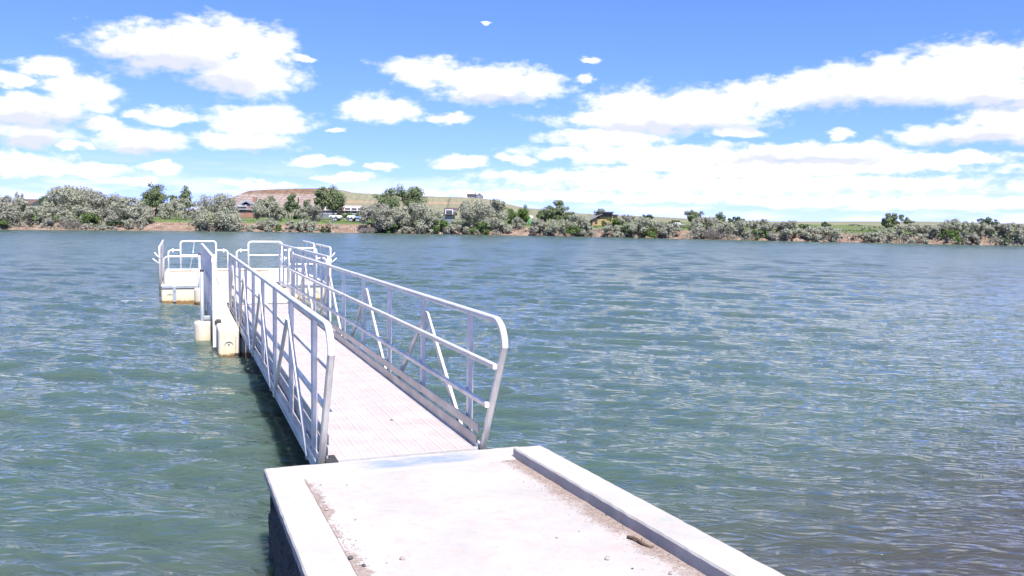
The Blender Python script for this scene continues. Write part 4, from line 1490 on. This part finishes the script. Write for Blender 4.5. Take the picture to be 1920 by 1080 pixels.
# column, top row and width in the photograph, kind, metres back from the waterline, label
TREES = [
    (-30, 366, 60, 'olive2', 5, 'grey olive tree cut in half by the left picture edge'),
    (12, 366, 46, 'olive2', 4, 'dark silvery olive tree at the left end of the far bank'),
    (30, 360, 30, 'olive', 9, 'tall thin topped olive tree second from the left edge'),
    (42, 373, 16, 'dark', 22, 'small dark green tree behind the leftmost olives, beside the brown shed'),
    (7, 408, 26, 'brightbush', 1.2, 'yellow green bush at the water in the left corner of the bank'),
    (88, 364, 30, 'dark', 18, 'dark green tree peeping out left of the tallest olive clump'),
    (66, 386, 50, 'olive', 3.5, 'low silvery olive tree at the water left of the tallest olive clump'),
    (103, 389, 44, 'olive2', 2.5, 'low grey olive at the water in front of the dark green tree'),
    (124, 349, 66, 'olive', 9, 'tallest silvery olive in the big clump on the left'),
    (152, 350, 50, 'olive', 11, 'tall silvery olive forming the right peak of the big left clump'),
    (190, 358, 56, 'olive2', 8, 'grey olive sloping down on the right of the big left clump'),
    (215, 372, 36, 'olive', 10, 'smaller silvery olive right of the sloping grey one in the left clump'),
    (137, 409, 44, 'twig', 1.2, 'bare grey brown scrub at the water under the big left clump'),
    (168, 398, 28, 'brightbush', 2.0, 'bright green bush at the water under the big left clump'),
    (150, 386, 44, 'olive', 4.5, 'front silvery olive directly above the bright green bush'),
    (195, 390, 42, 'olive2', 3.0, 'low grey olive at the water right of the bright green bush'),
    (240, 368, 52, 'olive', 6, 'wide silvery olive left of the first tall cottonwood'),
    (268, 386, 36, 'olive', 4, 'low silvery olive at the foot of the first tall cottonwood'),
    (250, 410, 40, 'shrub', 1.2, 'low silver shrub at the water below the wide olive'),
    (215, 412, 30, 'darkbush', 1.5, 'dark green low bush at the water left of the open red bank'),
    (288, 343, 54, 'cotton', 26, 'first tall cottonwood from the left with a bare forked trunk'),
    (302, 384, 18, 'dark', 34, 'little round dark tree just right of the first tall cottonwood'),
    (327, 358, 20, 'cotton', 30, 'narrow cottonwood, left one of the pair behind the round olive'),
    (348, 348, 30, 'cotton', 28, 'taller cottonwood, right one of the pair behind the round olive'),
    (337, 372, 58, 'olive', 12, 'round pale olive on the grass between two cottonwoods and the bank'),
    (312, 380, 26, 'olive', 16, 'small pale olive on the grass left of the round one'),
    (402, 362, 76, 'olive', 1.5, 'big silvery olive standing alone at the water left of the mesa'),
    (376, 398, 30, 'olive2', 2.5, 'low grey olive at the left foot of the big lone olive'),
    (432, 404, 26, 'shrub', 2.5, 'low silver shrub at the right foot of the big lone olive'),
    (437, 384, 18, 'olive2', 30, 'dim grey tree just left of the grey roofed house'),
    (489, 371, 22, 'cotton', 40, 'left of two slim green trees rising behind the grey roofed house'),
    (509, 366, 22, 'cotton', 42, 'right of two slim green trees rising behind the grey roofed house'),
    (501, 376, 46, 'olive', 10, 'pale olive on the grass right of the grey roofed house'),
    (526, 388, 24, 'olive', 12, 'small pale olive between the grey house and the slim cottonwood'),
    (544, 363, 25, 'cotton', 24, 'slim cottonwood with visible trunk left of the dark spruce'),
    (560, 371, 18, 'spruce', 26, 'dark pointed spruce in front of the mesa'),
    (577, 370, 20, 'cottonlow', 40, 'small green tree between the spruce and the big cottonwoods'),
    (574, 388, 32, 'olive', 14, 'low pale olive at the foot of the spruce'),
    (590, 384, 24, 'olive2', 10, 'grey olive at the left foot of the big cottonwood'),
    (602, 345, 28, 'cotton', 24, 'narrow left one of the two big cottonwoods before the mesa'),
    (627, 347, 50, 'cotton', 26, 'broad leaning right one of the two big cottonwoods before the mesa'),
    (502, 408, 34, 'shrub', 1.2, 'largest silver shrub on the red bank below the grey house'),
    (470, 421, 18, 'shrub', 1.0, 'tiny silver shrub on the red bank under the grey house'),
    (523, 421, 12, 'brightbush', 1.2, 'tiny green bush between silver shrubs on the red bank'),
    (551, 413, 28, 'shrub', 1.2, 'silver shrub at the water below the spruce'),
    (580, 413, 26, 'shrub', 1.0, 'silver shrub at the water left of the widest bare red bank'),
    (610, 424, 16, 'darkbush', 1.5, 'small dark bush on the bare red bank below the big cottonwoods'),
    (661, 399, 38, 'brightbush', 14, 'round green bush behind the parked white vehicles'),
    (640, 400, 16, 'darkbush', 26, 'dark green bush right of the long low house'),
    (732, 351, 62, 'cottonlow', 18, 'broad left one of the two green cottonwoods right of the mesa'),
    (775, 340, 46, 'cottonlow', 20, 'tallest right one of the two green cottonwoods right of the mesa'),
    (703, 381, 52, 'olive2', 4, 'leaning grey olive in front of the two green cottonwoods'),
    (724, 392, 36, 'olive2', 3, 'grey olive directly under the broad green cottonwood'),
    (748, 388, 42, 'olive', 5, 'silvery olive between the two green cottonwoods at their feet'),
    (783, 380, 54, 'olive', 4.5, 'large silvery olive under the tallest green cottonwood'),
    (808, 388, 40, 'olive', 3.5, 'silvery olive right of the large one, left of the small grey house'),
    (737, 421, 22, 'brightbush', 1.2, 'green bush at the water under the leaning grey olive'),
    (690, 424, 30, 'twig', 1.2, 'bare scrub at the water where the wide red bank ends'),
    (762, 424, 26, 'shrub', 1.2, 'silver shrub at the water below the tallest cottonwood'),
    (825, 412, 26, 'brightbush', 2, 'green bush at the water below the small grey house'),
    (800, 424, 24, 'shrub', 1.2, 'silver shrub at the water left of the green bush by the small grey house'),
    (888, 375, 60, 'olive', 6, 'rounded silvery olive in the middle below the hilltop house'),
    (925, 373, 54, 'olive', 8, 'taller silvery olive right of the hilltop house'),
    (864, 410, 42, 'olive', 2.5, 'low silvery olive at the water under the dark barn'),
    (901, 415, 30, 'brightbush', 1.5, 'green bush at the water below the rounded middle olive'),
    (926, 408, 34, 'olive', 2.5, 'low silvery olive at the water below the taller middle olive'),
    (845, 424, 20, 'olive2', 1.2, 'little grey shrub at the water right of the small grey house'),
    (944, 418, 24, 'shrub', 1.5, 'silver shrub at the water left of the small bare bank in the middle'),
    (957, 385, 25, 'bright', 10, 'left of two bright green trees in the middle of the bank'),
    (981, 382, 27, 'bright', 11, 'right of two bright green trees in the middle of the bank'),
    (972, 408, 22, 'olive2', 5, 'small grey shrub between the bright green trees and the green awning'),
    (1042, 374, 46, 'cottonlow', 9, 'tall grey green tree right of the green awning'),
    (1016, 391, 28, 'cottonlow', 10, 'small dark crowned tree at the left of the tall grey green tree'),
    (1064, 395, 24, 'cottonlow', 9, 'small green tree at the right of the tall grey green tree'),
    (1002, 411, 32, 'olive2', 2, 'grey olive at the water just right of the small bare bank'),
    (1024, 416, 30, 'olive', 2, 'low silvery olive at the water under the small dark crowned tree'),
    (1049, 411, 40, 'olive', 2.5, 'greenish olive at the water under the tall grey green tree'),
    (1082, 403, 46, 'olive', 4, 'pale spreading olive left of the ochre house'),
    (1074, 424, 30, 'brightbush', 1.3, 'low green bush at the water left of the ochre house'),
    (1101, 418, 28, 'olive', 2, 'low silvery olive at the water touching the ochre house'),
    (1124, 390, 20, 'cotton', 45, 'small round tree standing behind the ochre house'),
    (1146, 409, 40, 'brightbush', 6, 'rounded green bush in front of the ochre house'),
    (1150, 422, 36, 'shrub', 1.3, 'silver shrub at the water in front of the ochre house'),
    (1176, 402, 38, 'olive2', 6, 'grey olive just right of the ochre house'),
    (1178, 422, 24, 'darkbush', 2, 'dark green bush at the water right of the ochre house'),
    (1210, 399, 28, 'dark', 24, 'dark round topped tree behind the olives right of the ochre house'),
    (1205, 408, 46, 'olive', 3, 'silvery olive under the dark round topped tree'),
    (1236, 413, 36, 'olive', 2.5, 'silvery olive left of the white car'),
    (1258, 418, 30, 'olive2', 2, 'grey olive in front of the white car'),
    (1218, 428, 26, 'brightbush', 1.2, 'low green bush at the water left of the white car'),
    (1264, 412, 24, 'dark', 26, 'small dark tree behind the white car'),
    (1301, 393, 34, 'cotton', 14, 'upright green cottonwood right of the white car'),
    (1324, 406, 38, 'olive', 6, 'pale olive right of the upright green cottonwood'),
    (1350, 397, 23, 'cotton', 18, 'thin green tree right of the upright cottonwood'),
    (1381, 406, 42, 'dark', 16, 'wide dark green tree showing over the olives'),
    (1338, 424, 36, 'twig', 1.5, 'bare grey scrub at the water under the thin green tree'),
    (1313, 428, 24, 'olive2', 2, 'small grey shrub at the water under the upright green cottonwood'),
    (1368, 417, 38, 'olive', 3, 'silvery olive below the wide dark green tree'),
    (1398, 413, 42, 'olive', 4, 'silvery olive right of the wide dark green tree'),
    (1430, 411, 36, 'olive', 5, 'silvery olive with a pointed top in the middle of the right bank'),
    (1427, 428, 20, 'brightbush', 1.5, 'small green bush at the water under the pointed olive'),
    (1453, 418, 42, 'olive2', 2.5, 'grey olive right of the pointed olive'),
    (1479, 413, 36, 'olive2', 6, 'tall grey olive third right of the wide dark green tree'),
    (1490, 428, 34, 'olive', 1.8, 'low silvery olive at the water under the tall grey one'),
    (1508, 419, 36, 'dark', 9, 'dark green tree in the olive row left of the grassy gap'),
    (1526, 424, 46, 'olive', 2.5, 'broad silvery olive left of the grassy gap'),
    (1547, 415, 18, 'dark', 12, 'small dark tree just left of the grassy gap'),
    (1555, 425, 44, 'olive', 2.0, 'silvery olive at the left edge of the grassy gap'),
    (1600, 420, 26, 'olive2', 45, 'hazy grey tree far behind the grassy gap'),
    (1622, 436, 42, 'olive', 1.5, 'low silvery olive at the right edge of the grassy gap'),
    (1655, 431, 46, 'olive', 2.0, 'low silvery olive under the big green tree on the right bank'),
    (1669, 399, 56, 'cottonlow', 12, 'big round green tree on the right bank'),
    (1702, 407, 28, 'cottonlow', 14, 'smaller green tree leaning on the big round one on the right bank'),
    (1708, 419, 48, 'olive', 4, 'silvery olive right of the big round green tree'),
    (1739, 420, 44, 'olive2', 4, 'grey olive second right of the big round green tree'),
    (1725, 438, 40, 'olive', 1.5, 'low silver olive at the water right of the big round green tree'),
    (1769, 418, 46, 'olive', 5, 'silvery olive third right of the big round green tree'),
    (1797, 411, 46, 'olive', 5, 'tallest silvery olive near the right end of the bank'),
    (1780, 430, 28, 'brightbush', 1.5, 'green bush at the water below the tallest right end olive'),
    (1823, 418, 44, 'olive', 4, 'silvery olive left of the dark tree near the right edge'),
    (1812, 440, 36, 'olive2', 1.3, 'low grey shrub at the water below the olives near the right edge'),
    (1851, 407, 30, 'dark', 12, 'dark green tree near the right edge'),
    (1869, 421, 42, 'olive2', 5, 'grey olive right of the dark tree near the right edge'),
    (1897, 417, 44, 'olive2', 4, 'second last grey olive before the right picture edge'),
    (1922, 424, 40, 'olive2', 2, 'grey olive cut by the right picture edge'),
    (1892, 440, 32, 'darkbush', 1.5, 'dark low bush at the water in the right corner of the bank'),
    (1588, 430, 30, 'olive2', 14, 'small grey olive set back inside the grassy gap'),
    (1640, 424, 40, 'olive2', 9, 'grey olive behind the low ones at the right edge of the grassy gap'),
    (1845, 426, 44, 'olive', 7, 'silvery olive standing just behind the dark tree near the right edge'),
    (1420, 420, 40, 'olive2', 8, 'grey olive standing behind the pointed olive'),
    (1345, 414, 36, 'olive', 8, 'pale olive at the foot of the thin green tree'),
    (1288, 420, 34, 'olive', 9, 'pale olive at the foot of the upright green cottonwood'),
    (1960, 420, 50, 'olive', 4, 'silvery olive just outside the right picture edge'),
]


def build_trees():
    for k, (px, top, wpx, kind, back, lab) in enumerate(TREES):
        if back <= 6.5:                                  # rooted on the foot of the bank
            back = back * .42 - .25
        depth = shore_depth(px) + back * 1.06 + .3
        p = at(px, 430.0, depth)
        gz = ground_z(max(back, .15)) - .08
        h = at(px, top, depth)[2] - gz
        w = wpx / F_PX * depth * (1.5 if px > 1250 and KIND_NAME[kind] != 'cottonwood_tree' else 1.22)
        b, V, Fq = crown_and_trunk(kind, h, w, 500 + k)
        root = empty(KIND_NAME[kind], (p[0], p[1], gz))
        me = b.mesh('trunk')
        link_mesh('trunk', me, MAT['bark'], root)
        link_mesh('crown', np_mesh('crown', V, Fq), MAT[KIND_MAT[kind]], root)
        cat = 'tree' if KIND_NAME[kind].endswith('tree') else 'shrub'
        tag(root, lab, cat, 'trees and shrubs along the far bank')


build_trees()


def build_scrub():
    """low weeds and driftwood-grey brush along the foot and lip of the bank, past counting"""
    rs = np.random.RandomState(77)
    t, x, y = shore_points(2400)
    tx, ty = np.gradient(x), np.gradient(y)
    L = np.hypot(tx, ty)
    nx, ny = -ty / L, tx / L
    sel = np.where((x > -60) & (x < 140))[0]
    for name, lab, mat, n, lo, hi, hh in (('bank_grass', 'ragged green grass along the lip of the far bank', 'bright', 16000, 3.2, 9.0, .20),
                                          ('bank_brush', 'grey brown brush scattered at the foot of the far bank', 'twiggy', 9000, .1, 2.2, .22)):
        i = rs.choice(sel, n)
        clump = .5 + .5 * np.sin(t[i] * .9) * np.sin(t[i] * .23 + 1)
        keep = rs.rand(n) < (.25 + .75 * clump)
        i, n = i[keep], int(keep.sum())
        s = rs.uniform(lo, hi, n)
        C = np.c_[x[i] + nx[i] * s, y[i] + ny[i] * s, [ground_z(q) for q in s]]
        hgt = hh * rs.uniform(.4, 1.3, n)
        C[:, 2] += hgt * .45
        D = unit(np.c_[rs.normal(0, .45, n), rs.normal(0, .45, n), np.ones(n)])
        S = unit(np.cross(D, rs.normal(size=(n, 3))))
        V, Fq = quads(C, D * (hgt * .6)[:, None], S * rs.uniform(.06, .16, n)[:, None])
        o = link_mesh(name, np_mesh(name, V, Fq), MAT[mat])
        tag(o, lab, 'grass' if 'grass' in name else 'brush', kind='stuff')

    # leafy undergrowth that fills the foot of the bank between the shrubs
    V, Fq = [], []
    bare = [(280, 372), (440, 492), (516, 545), (592, 690), (950, 992), (1270, 1296), (1572, 1606)]
    cs = []
    for _ in range(1500):
        i = rs.choice(sel)
        s = rs.uniform(.2, 2.6) - .1
        c = np.array([x[i] + nx[i] * s, y[i] + ny[i] * s, ground_z(s)])
        d = c - np.array([0, 0, CAM_H])
        px = 960 + F_PX * (d @ RT) / (d @ FWD)
        if any(a < px < b for a, b in bare) and rs.rand() < .93:
            continue
        cs.append((c, 1.0 if px < 1100 else 1.25))
        if len(cs) >= 430:
            break
    for c, k in cs:
        n = 70
        d = unit(rs.normal(size=(n, 3)))
        d[:, 2] = np.abs(d[:, 2])
        r = np.array([rs.uniform(.5, .95), rs.uniform(.5, .95), rs.uniform(.45, .95)]) * k
        C = c + d * r * rs.uniform(.5, 1.05, (n, 1))
        N = unit(d + rs.normal(0, .6, (n, 3)))
        T = unit(np.cross(N, rs.normal(size=(n, 3))))
        B = np.cross(N, T)
        sz = rs.uniform(.07, .16, (n, 1))
        v, f = quads(C, T * sz, B * sz)
        Fq.append(f + sum(len(q) for q in V))
        V.append(v)
    o = link_mesh('undergrowth', np_mesh('undergrowth', np.concatenate(V), np.concatenate(Fq)), MAT['olive2'])
    tag(o, 'low silvery undergrowth filling the foot of the far bank', 'undergrowth', kind='stuff')


build_scrub()

# ------------------------------------------------------------------ houses and vehicles across the water
def paint(name, c, rough=0.7, var=.12):
    return simple_mat(name, tuple(v * (1 - var) for v in c), tuple(min(1, v * (1 + var)) for v in c), 1.5, rough, coord='World')


MAT['roof_grey'] = paint('grey_shingle', (0.17, 0.165, 0.185), .9)
MAT['roof_lilac'] = paint('dusty_lilac_roof', (0.33, 0.27, 0.29), .9)
MAT['roof_brown'] = paint('brown_roof', (0.10, 0.065, 0.055), .9)
MAT['roof_plum'] = paint('dark_plum_metal_roof', (0.075, 0.05, 0.065), .6)
MAT['roof_dark'] = paint('near_black_roof', (0.04, 0.035, 0.04), .8)
MAT['brick'] = paint('red_brick', (0.26, 0.13, 0.10), .9)
MAT['cream'] = paint('cream_siding', (0.52, 0.47, 0.40), .8)
MAT['ochre'] = paint('ochre_stucco', (0.34, 0.235, 0.12), .85)
MAT['white'] = paint('white_paint', (0.75, 0.75, 0.76), .45, .05)
MAT['blue'] = paint('blue_paint', (0.10, 0.19, 0.36), .4)
MAT['green'] = paint('green_canvas', (0.05, 0.28, 0.09), .8)
MAT['palegreen'] = paint('pale_green_canvas', (0.33, 0.45, 0.34), .8)
MAT['slate'] = paint('slate_blue_siding', (0.13, 0.15, 0.19), .8)
MAT['tyre'] = MAT['rubber']
mt, t_, b_ = new_mat('window_glass')
b_.inputs['Base Color'].default_value = (.05, .06, .075, 1)
b_.inputs['Roughness'].default_value = .08
t_.links.new(ramp(t_, tex_noise(t_, .8, 3, .5, coord='World'), [(.3, (.03, .04, .05)), (.7, (.09, .10, .12))]), b_.inputs['Base Color'])
MAT['glass'] = mt


def site(name, px, py, depth, lab, cat, turn=0.0, group=None):
    """an Empty on the ground where a far building stands, turned to face the lake"""
    p = at(px, py, depth)
    o = empty(name, tuple(p))
    o.rotation_euler = (0, 0, -YAW + turn)
    tag(o, lab, cat, group)
    return o, depth / F_PX


def part(root, name, mb, mat, parent=None):
    return link_mesh(name, mb.mesh(name), MAT[mat], parent or root)


def gable(x0, x1, y0, y1, z0, z1, over=.3, axis='x', th=.12):
    """pitched roof; ridge along axis"""
    b = MB()
    x0, x1, y0, y1 = x0 - over, x1 + over, y0 - over, y1 + over
    if axis == 'x':
        ym = (y0 + y1) / 2
        v = [(x0, y0, z0), (x1, y0, z0), (x1, ym, z1), (x0, ym, z1), (x1, y1, z0), (x0, y1, z0)]
        w = [(a, c, d + th) for a, c, d in v]
    else:
        xm = (x0 + x1) / 2
        v = [(x0, y1, z0), (x0, y0, z0), (xm, y0, z1), (xm, y1, z1), (x1, y0, z0), (x1, y1, z0)]
        w = [(a, c, d + th) for a, c, d in v]
    f = [(6, 7, 8, 9), (9, 8, 10, 11), (3, 2, 1, 0), (5, 4, 2, 3), (0, 1, 7, 6), (4, 5, 11, 10), (1, 2, 8, 7), (2, 4, 10, 8), (3, 0, 6, 9), (5, 3, 9, 11)]
    b.add(v + w, f)
    return b


def gable_wall(x0, x1, y0, y1, z0, z1, axis='x'):
    """triangular wall ends below a pitched roof"""
    b = MB()
    if axis == 'x':
        ym = (y0 + y1) / 2
        for x in (x0, x1):
            b.add([(x, y0, z0), (x, y1, z0), (x, ym, z1)], [(0, 1, 2)])
    else:
        xm = (x0 + x1) / 2
        for y in (y0, y1):
            b.add([(x0, y, z0), (x1, y, z0), (xm, y, z1)], [(0, 1, 2)])
    return b


def window(root, x0, x1, y, z0, z1, parent=None, frame='white'):
    w = part(root, 'window', MB().box(x0, x1, y - .05, y - .003, z0, z1), frame, parent)
    link_mesh('pane', MB().box(x0 + .09, x1 - .09, y - .062, y - .051, z0 + .09, z1 - .09).mesh('pane'), MAT['glass'], w)
    return w


def door(root, x0, x1, y, z0, z1, mat='brick'):
    d = part(root, 'door', MB().box(x0, x1, y - .05, y - .003, z0, z1), mat)
    link_mesh('handle', MB().box(x1 - .16, x1 - .10, y - .09, y - .051, z0 + .95, z0 + 1.02).mesh('handle'), MAT['galv'], d)


def simple_house(px, py, depth, wpx, lab, wall_h, roof_h, wall, roof, depth_m=7.0, wins=3, axis='x', turn=0.0, name='house', chimney=None):
    r, s = site(name, px, py, depth, lab, 'house', turn)
    hw = wpx * s / 2
    part(r, 'wall', MB().box(-hw, hw, 0, depth_m, -.5, wall_h), wall)
    part(r, 'gable_wall', gable_wall(-hw, hw, 0, depth_m, wall_h, wall_h + roof_h, axis), wall)
    rf = part(r, 'roof', gable(-hw, hw, 0, depth_m, wall_h, wall_h + roof_h, .35, axis), roof)
    if chimney is not None:
        c = MB().box(chimney - .3, chimney + .3, depth_m / 2 - .9, depth_m / 2 - .3, wall_h + roof_h * .5, wall_h + roof_h + .7)
        link_mesh('chimney', c.mesh('chimney'), MAT['brick'], rf)
    n = wins
    for k in range(n):
        x = -hw + 2 * hw * (k + .5) / n
        if n > 2 and k == n // 2:
            door(r, x - .5, x + .5, 0, 0, 2.05)
        else:
            window(r, x - .6, x + .6, 0, .9, 2.1)
    return r, hw


def base_row(px, depth, gz):
    """photograph row of the ground at height gz under a column"""
    a, b = at(px, 300, depth)[2], at(px, 500, depth)[2]
    return 300 + (a - gz) / (a - b) * 200


def ground_site(px, back):
    depth = shore_depth(px) + back
    return base_row(px, depth, ground_z(back)), depth


def build_houses():
    # brown shed among the leftmost trees
    py, d = ground_site(46, 40)
    simple_house(46, py, d, 22, 'small brown roofed shed between the leftmost trees', 1.6, .9, 'cream', 'roof_brown', 5, 1, name='shed')
    # lilac roofed house at the first cottonwood
    py, d = ground_site(284, 48)
    simple_house(284, py, d, 44, 'low house with dusty lilac roof behind the first tall cottonwood', 1.2, 1.1, 'slate', 'roof_lilac', 8, 4, turn=.25)
    # grey house with dormer
    py, d = ground_site(462, 40)
    r, hw = simple_house(462, py, d, 38, 'grey roofed house with white dormer and brick walls below the mesa', 1.35, 1.75, 'brick', 'roof_grey', 8, 4, chimney=.55)
    dm = part(r, 'dormer', MB().box(-.95, .55, .7, 3.2, 1.5, 2.35), 'white')
    link_mesh('dormer_roof', gable(-.95, .55, .55, 3.0, 2.35, 2.85, .2, 'y').mesh('dormer_roof'), MAT['roof_grey'], dm)
    link_mesh('pane', MB().box(-.75, .35, .62, .69, 1.65, 2.2).mesh('pane'), MAT['glass'], dm)
    # long low house
    py, d = ground_site(640, 46)
    simple_house(640, py, d, 84, 'long low house with dusty grey roof behind the big cottonwoods', 1.45, .95, 'slate', 'roof_lilac', 7, 7)
    # small grey house with white gable end
    py, d = ground_site(838, 14)
    r, hw = simple_house(842, py, d, 15, 'small slate grey house with white end in the middle of the bank', 1.2, .45, 'slate', 'roof_dark', 4, 1)
    part(r, 'white_annex', MB().box(-hw - 1.1, -hw - .02, .3, 3.0, -.4, 1.35), 'white')
    # dark barn on the slope and the hilltop house
    r, s = site('barn', 846, 398.5, 795, 'dark plum roofed barn on the slope under the hilltop house', 'barn')
    part(r, 'wall', MB().box(-6.4, 6.4, 0, 8, -2, 1.9), 'roof_plum')
    part(r, 'roof', gable(-6.4, 6.4, 0, 8, 1.9, 4.2, .4), 'roof_plum')
    part(r, 'wing', MB().box(-7.6, -6.42, 1, 7, -2, 1.7), 'cream')
    for x in (-4, -1, 2.5, 5):
        window(r, x - .6, x + .6, 0, .5, 1.6)
    r, s = site('house', 890, 371.5, 861, 'big dark house alone on the hilltop skyline', 'house')
    part(r, 'wall', MB().box(-7.4, 8.2, 0, 9, -3, 2.2), 'slate')
    part(r, 'roof', gable(-7.4, 1.0, 0, 9, 2.2, 4.2, .5), 'roof_dark')
    part(r, 'cross_roof', gable(1.6, 8.0, -1.5, 9, 2.2, 4.8, .4, 'y'), 'roof_dark')
    part(r, 'cross_wall', MB().box(1.6, 8.0, -1.5, -.01, -3, 2.2), 'slate')
    part(r, 'gable_wall', gable_wall(1.6, 8.0, -1.5, 9, 2.2, 4.8, 'y'), 'slate')
    part(r, 'chimney', MB().box(.2, 1.2, 3.5, 4.5, 3, 5.3), 'brick')
    for x in (-6, -3.8, -1.6):
        window(r, x - .7, x + .7, 0, .2, 1.6)
    for x in (3.3, 6.2):
        window(r, x - .8, x + .8, -1.5, .2, 1.7)
    # ochre modern house
    py, d = ground_site(1132, 13)
    r, s = site('house', 1132, py, d, 'ochre house with dark flat roof among the olives', 'house')
    u = s                                                # metres per photograph pixel
    part(r, 'wall', MB().box(-21 * u, -8 * u, 0, 5, -.4, 1.15), 'ochre')
    part(r, 'upper_wall', MB().box(-8 * u, 17 * u, .4, 5.4, -.4, 1.95), 'ochre')
    b = MB().add([(-27 * u, -.4, .75), (-4 * u, -.4, 1.75), (-4 * u, 5.2, 1.75), (-27 * u, 5.2, .75), (-27 * u, -.4, .87), (-4 * u, -.4, 1.87), (-4 * u, 5.2, 1.87), (-27 * u, 5.2, .87)],
                 [(3, 2, 1, 0), (4, 5, 6, 7), (0, 1, 5, 4), (1, 2, 6, 5), (2, 3, 7, 6), (3, 0, 4, 7)])
    part(r, 'sloping_roof', b, 'roof_grey')
    part(r, 'flat_roof', MB().box(-9 * u, 18 * u, -.2, 5.8, 1.97, 2.14), 'roof_dark')
    part(r, 'side_roof', MB().box(18.3 * u, 27 * u, .2, 5.0, 1.62, 1.75), 'roof_dark')
    part(r, 'side_wall', MB().box(18.3 * u, 26 * u, .5, 5.0, -.4, 1.60), 'ochre')
    for x in (-2, 5, 12):
        window(r, x * u - .22, x * u + .25, .4, 1.42, 1.88, frame='roof_dark')
    window(r, -17 * u, -12 * u, 0, .3, .9, frame='roof_dark')
    # green awning tent
    py, d = ground_site(989, 13)
    r, s = site('awning', 989, py, d, 'green canvas awning beside the bright green trees', 'awning')
    for x in (-.85, .75):
        for y in (0, 1.4):
            part(r, 'post', MB().box(x - .03, x + .03, y - .03, y + .03, -.3, 1.0), 'galv')
    part(r, 'canopy', gable(-.85, .75, 0, 1.4, .95, 1.25, .12), 'palegreen')
    part(r, 'side_cloth', MB().box(-.55, .85, -.06, -.03, .15, .75), 'green')


build_houses()


def vehicle(px, back, length, lab, cat, name, body, cab=None, box=None, turn=0.0, group=None):
    """road vehicle seen side on, nose to +x"""
    py, d = ground_site(px, back)
    r, s = site(name, px, py, d, lab, cat, turn, group)
    L = length / 2
    W_, g = .85, .30
    if box:                                              # travel trailer: tall rounded box
        part(r, 'body', MB().cbox(-L, L, 0, 2 * W_, .45, box, .18), body)
        for x0, x1 in ((-.75, -.35), (.05, .5)):
            window(r, x0 * L, x1 * L, 0, .45 + (box - .45) * .5, .45 + (box - .45) * .82, frame='galv')
        door(r, .62 * L, .85 * L, 0, .5, box - .2, 'cream')
        wheels = (-.12 * L, .22 * L)
        part(r, 'hitch', MB().box(L, L + .8, W_ - .06, W_ + .06, .40, .48), 'galv')
    else:
        prof = [(-L, .35), (-L, .80), (-L * .96, .95), (-L * .62, 1.0), (-L * .40, 1.42), (L * .12, 1.44), (L * .42, 1.02), (L * .92, .90), (L, .72), (L, .35)]
        if cab == 'pickup':
            prof = [(-L, .45), (-L, 1.05), (-.1 * L, 1.05), (-.06 * L, 1.65), (.32 * L, 1.65), (.50 * L, 1.08), (.95 * L, 1.0), (L, .8), (L, .45)]
        n = len(prof)
        v = [(x, 0, z) for x, z in prof] + [(x, 2 * W_, z) for x, z in prof]
        f = [tuple(range(n)), tuple(range(2 * n - 1, n - 1, -1))] + [((i + 1) % n, i, n + i, n + (i + 1) % n) for i in range(n)]
        part(r, 'body', MB().add(v, f), body)
        zs = (1.06, 1.36) if cab != 'pickup' else (1.15, 1.55)
        for x0, x1 in (((-.42, -.10), (-.06, .16)) if cab != 'pickup' else ((0.0, .30),)):
            part(r, 'window', MB().add([(x0 * L, -.012, zs[0]), (x1 * L, -.012, zs[0]), ((x1 - .05) * L, -.012, zs[1]), ((x0 + .05) * L, -.012, zs[1])], [(0, 1, 2, 3)]), 'glass')
        part(r, 'headlight', MB().box(L - .05, L + .01, .12, .4, .66, .8), 'white')
        part(r, 'bumper', MB().box(L - .02, L + .09, .05, 2 * W_ - .05, .38, .52), 'galv')
        wheels = (-.62 * L, .62 * L)
    for x in wheels:
        for y in (-.02, 2 * W_ - .2):
            w = MB()
            k = 16
            vs = [(x + g * math.cos(2 * math.pi * i / k), y, g + g * math.sin(2 * math.pi * i / k)) for i in range(k)]
            vs += [(a, y + .22, c) for a, _, c in vs]
            w.add(vs, [tuple(range(k)), tuple(range(2 * k - 1, k - 1, -1))] + [((i + 1) % k, i, k + i, k + (i + 1) % k) for i in range(k)])
            o = part(r, 'wheel', w, 'tyre')
            h = MB()
            vs = [(x + .16 * math.cos(2 * math.pi * i / 10), y - .012, g + .16 * math.sin(2 * math.pi * i / 10)) for i in range(10)]
            link_mesh('rim', h.add(vs, [tuple(range(10))]).mesh('rim'), MAT['galv'], o)
    return r


vehicle(627, 12, 1.85 * 1.0, 'low white camper parked on the grass under the big cottonwoods', 'camper', 'camper', 'white', box=.95)
vehicle(657, 11, 1.2, 'white van left of the blue one beside the round green bush', 'van', 'van', 'white', box=.95)
vehicle(670, 11, 1.2, 'blue and grey van right of the white one beside the round green bush', 'van', 'van', 'blue', box=.85)
vehicle(638, 52, 4.6, 'white trailer with its roof showing above the long low house', 'trailer', 'trailer', 'white', box=2.35)
_car = vehicle(1272, 12, 3.6, 'white car parked behind the grey olive on the right bank', 'car', 'car', 'white')
_car.scale = (.5, .5, .5)
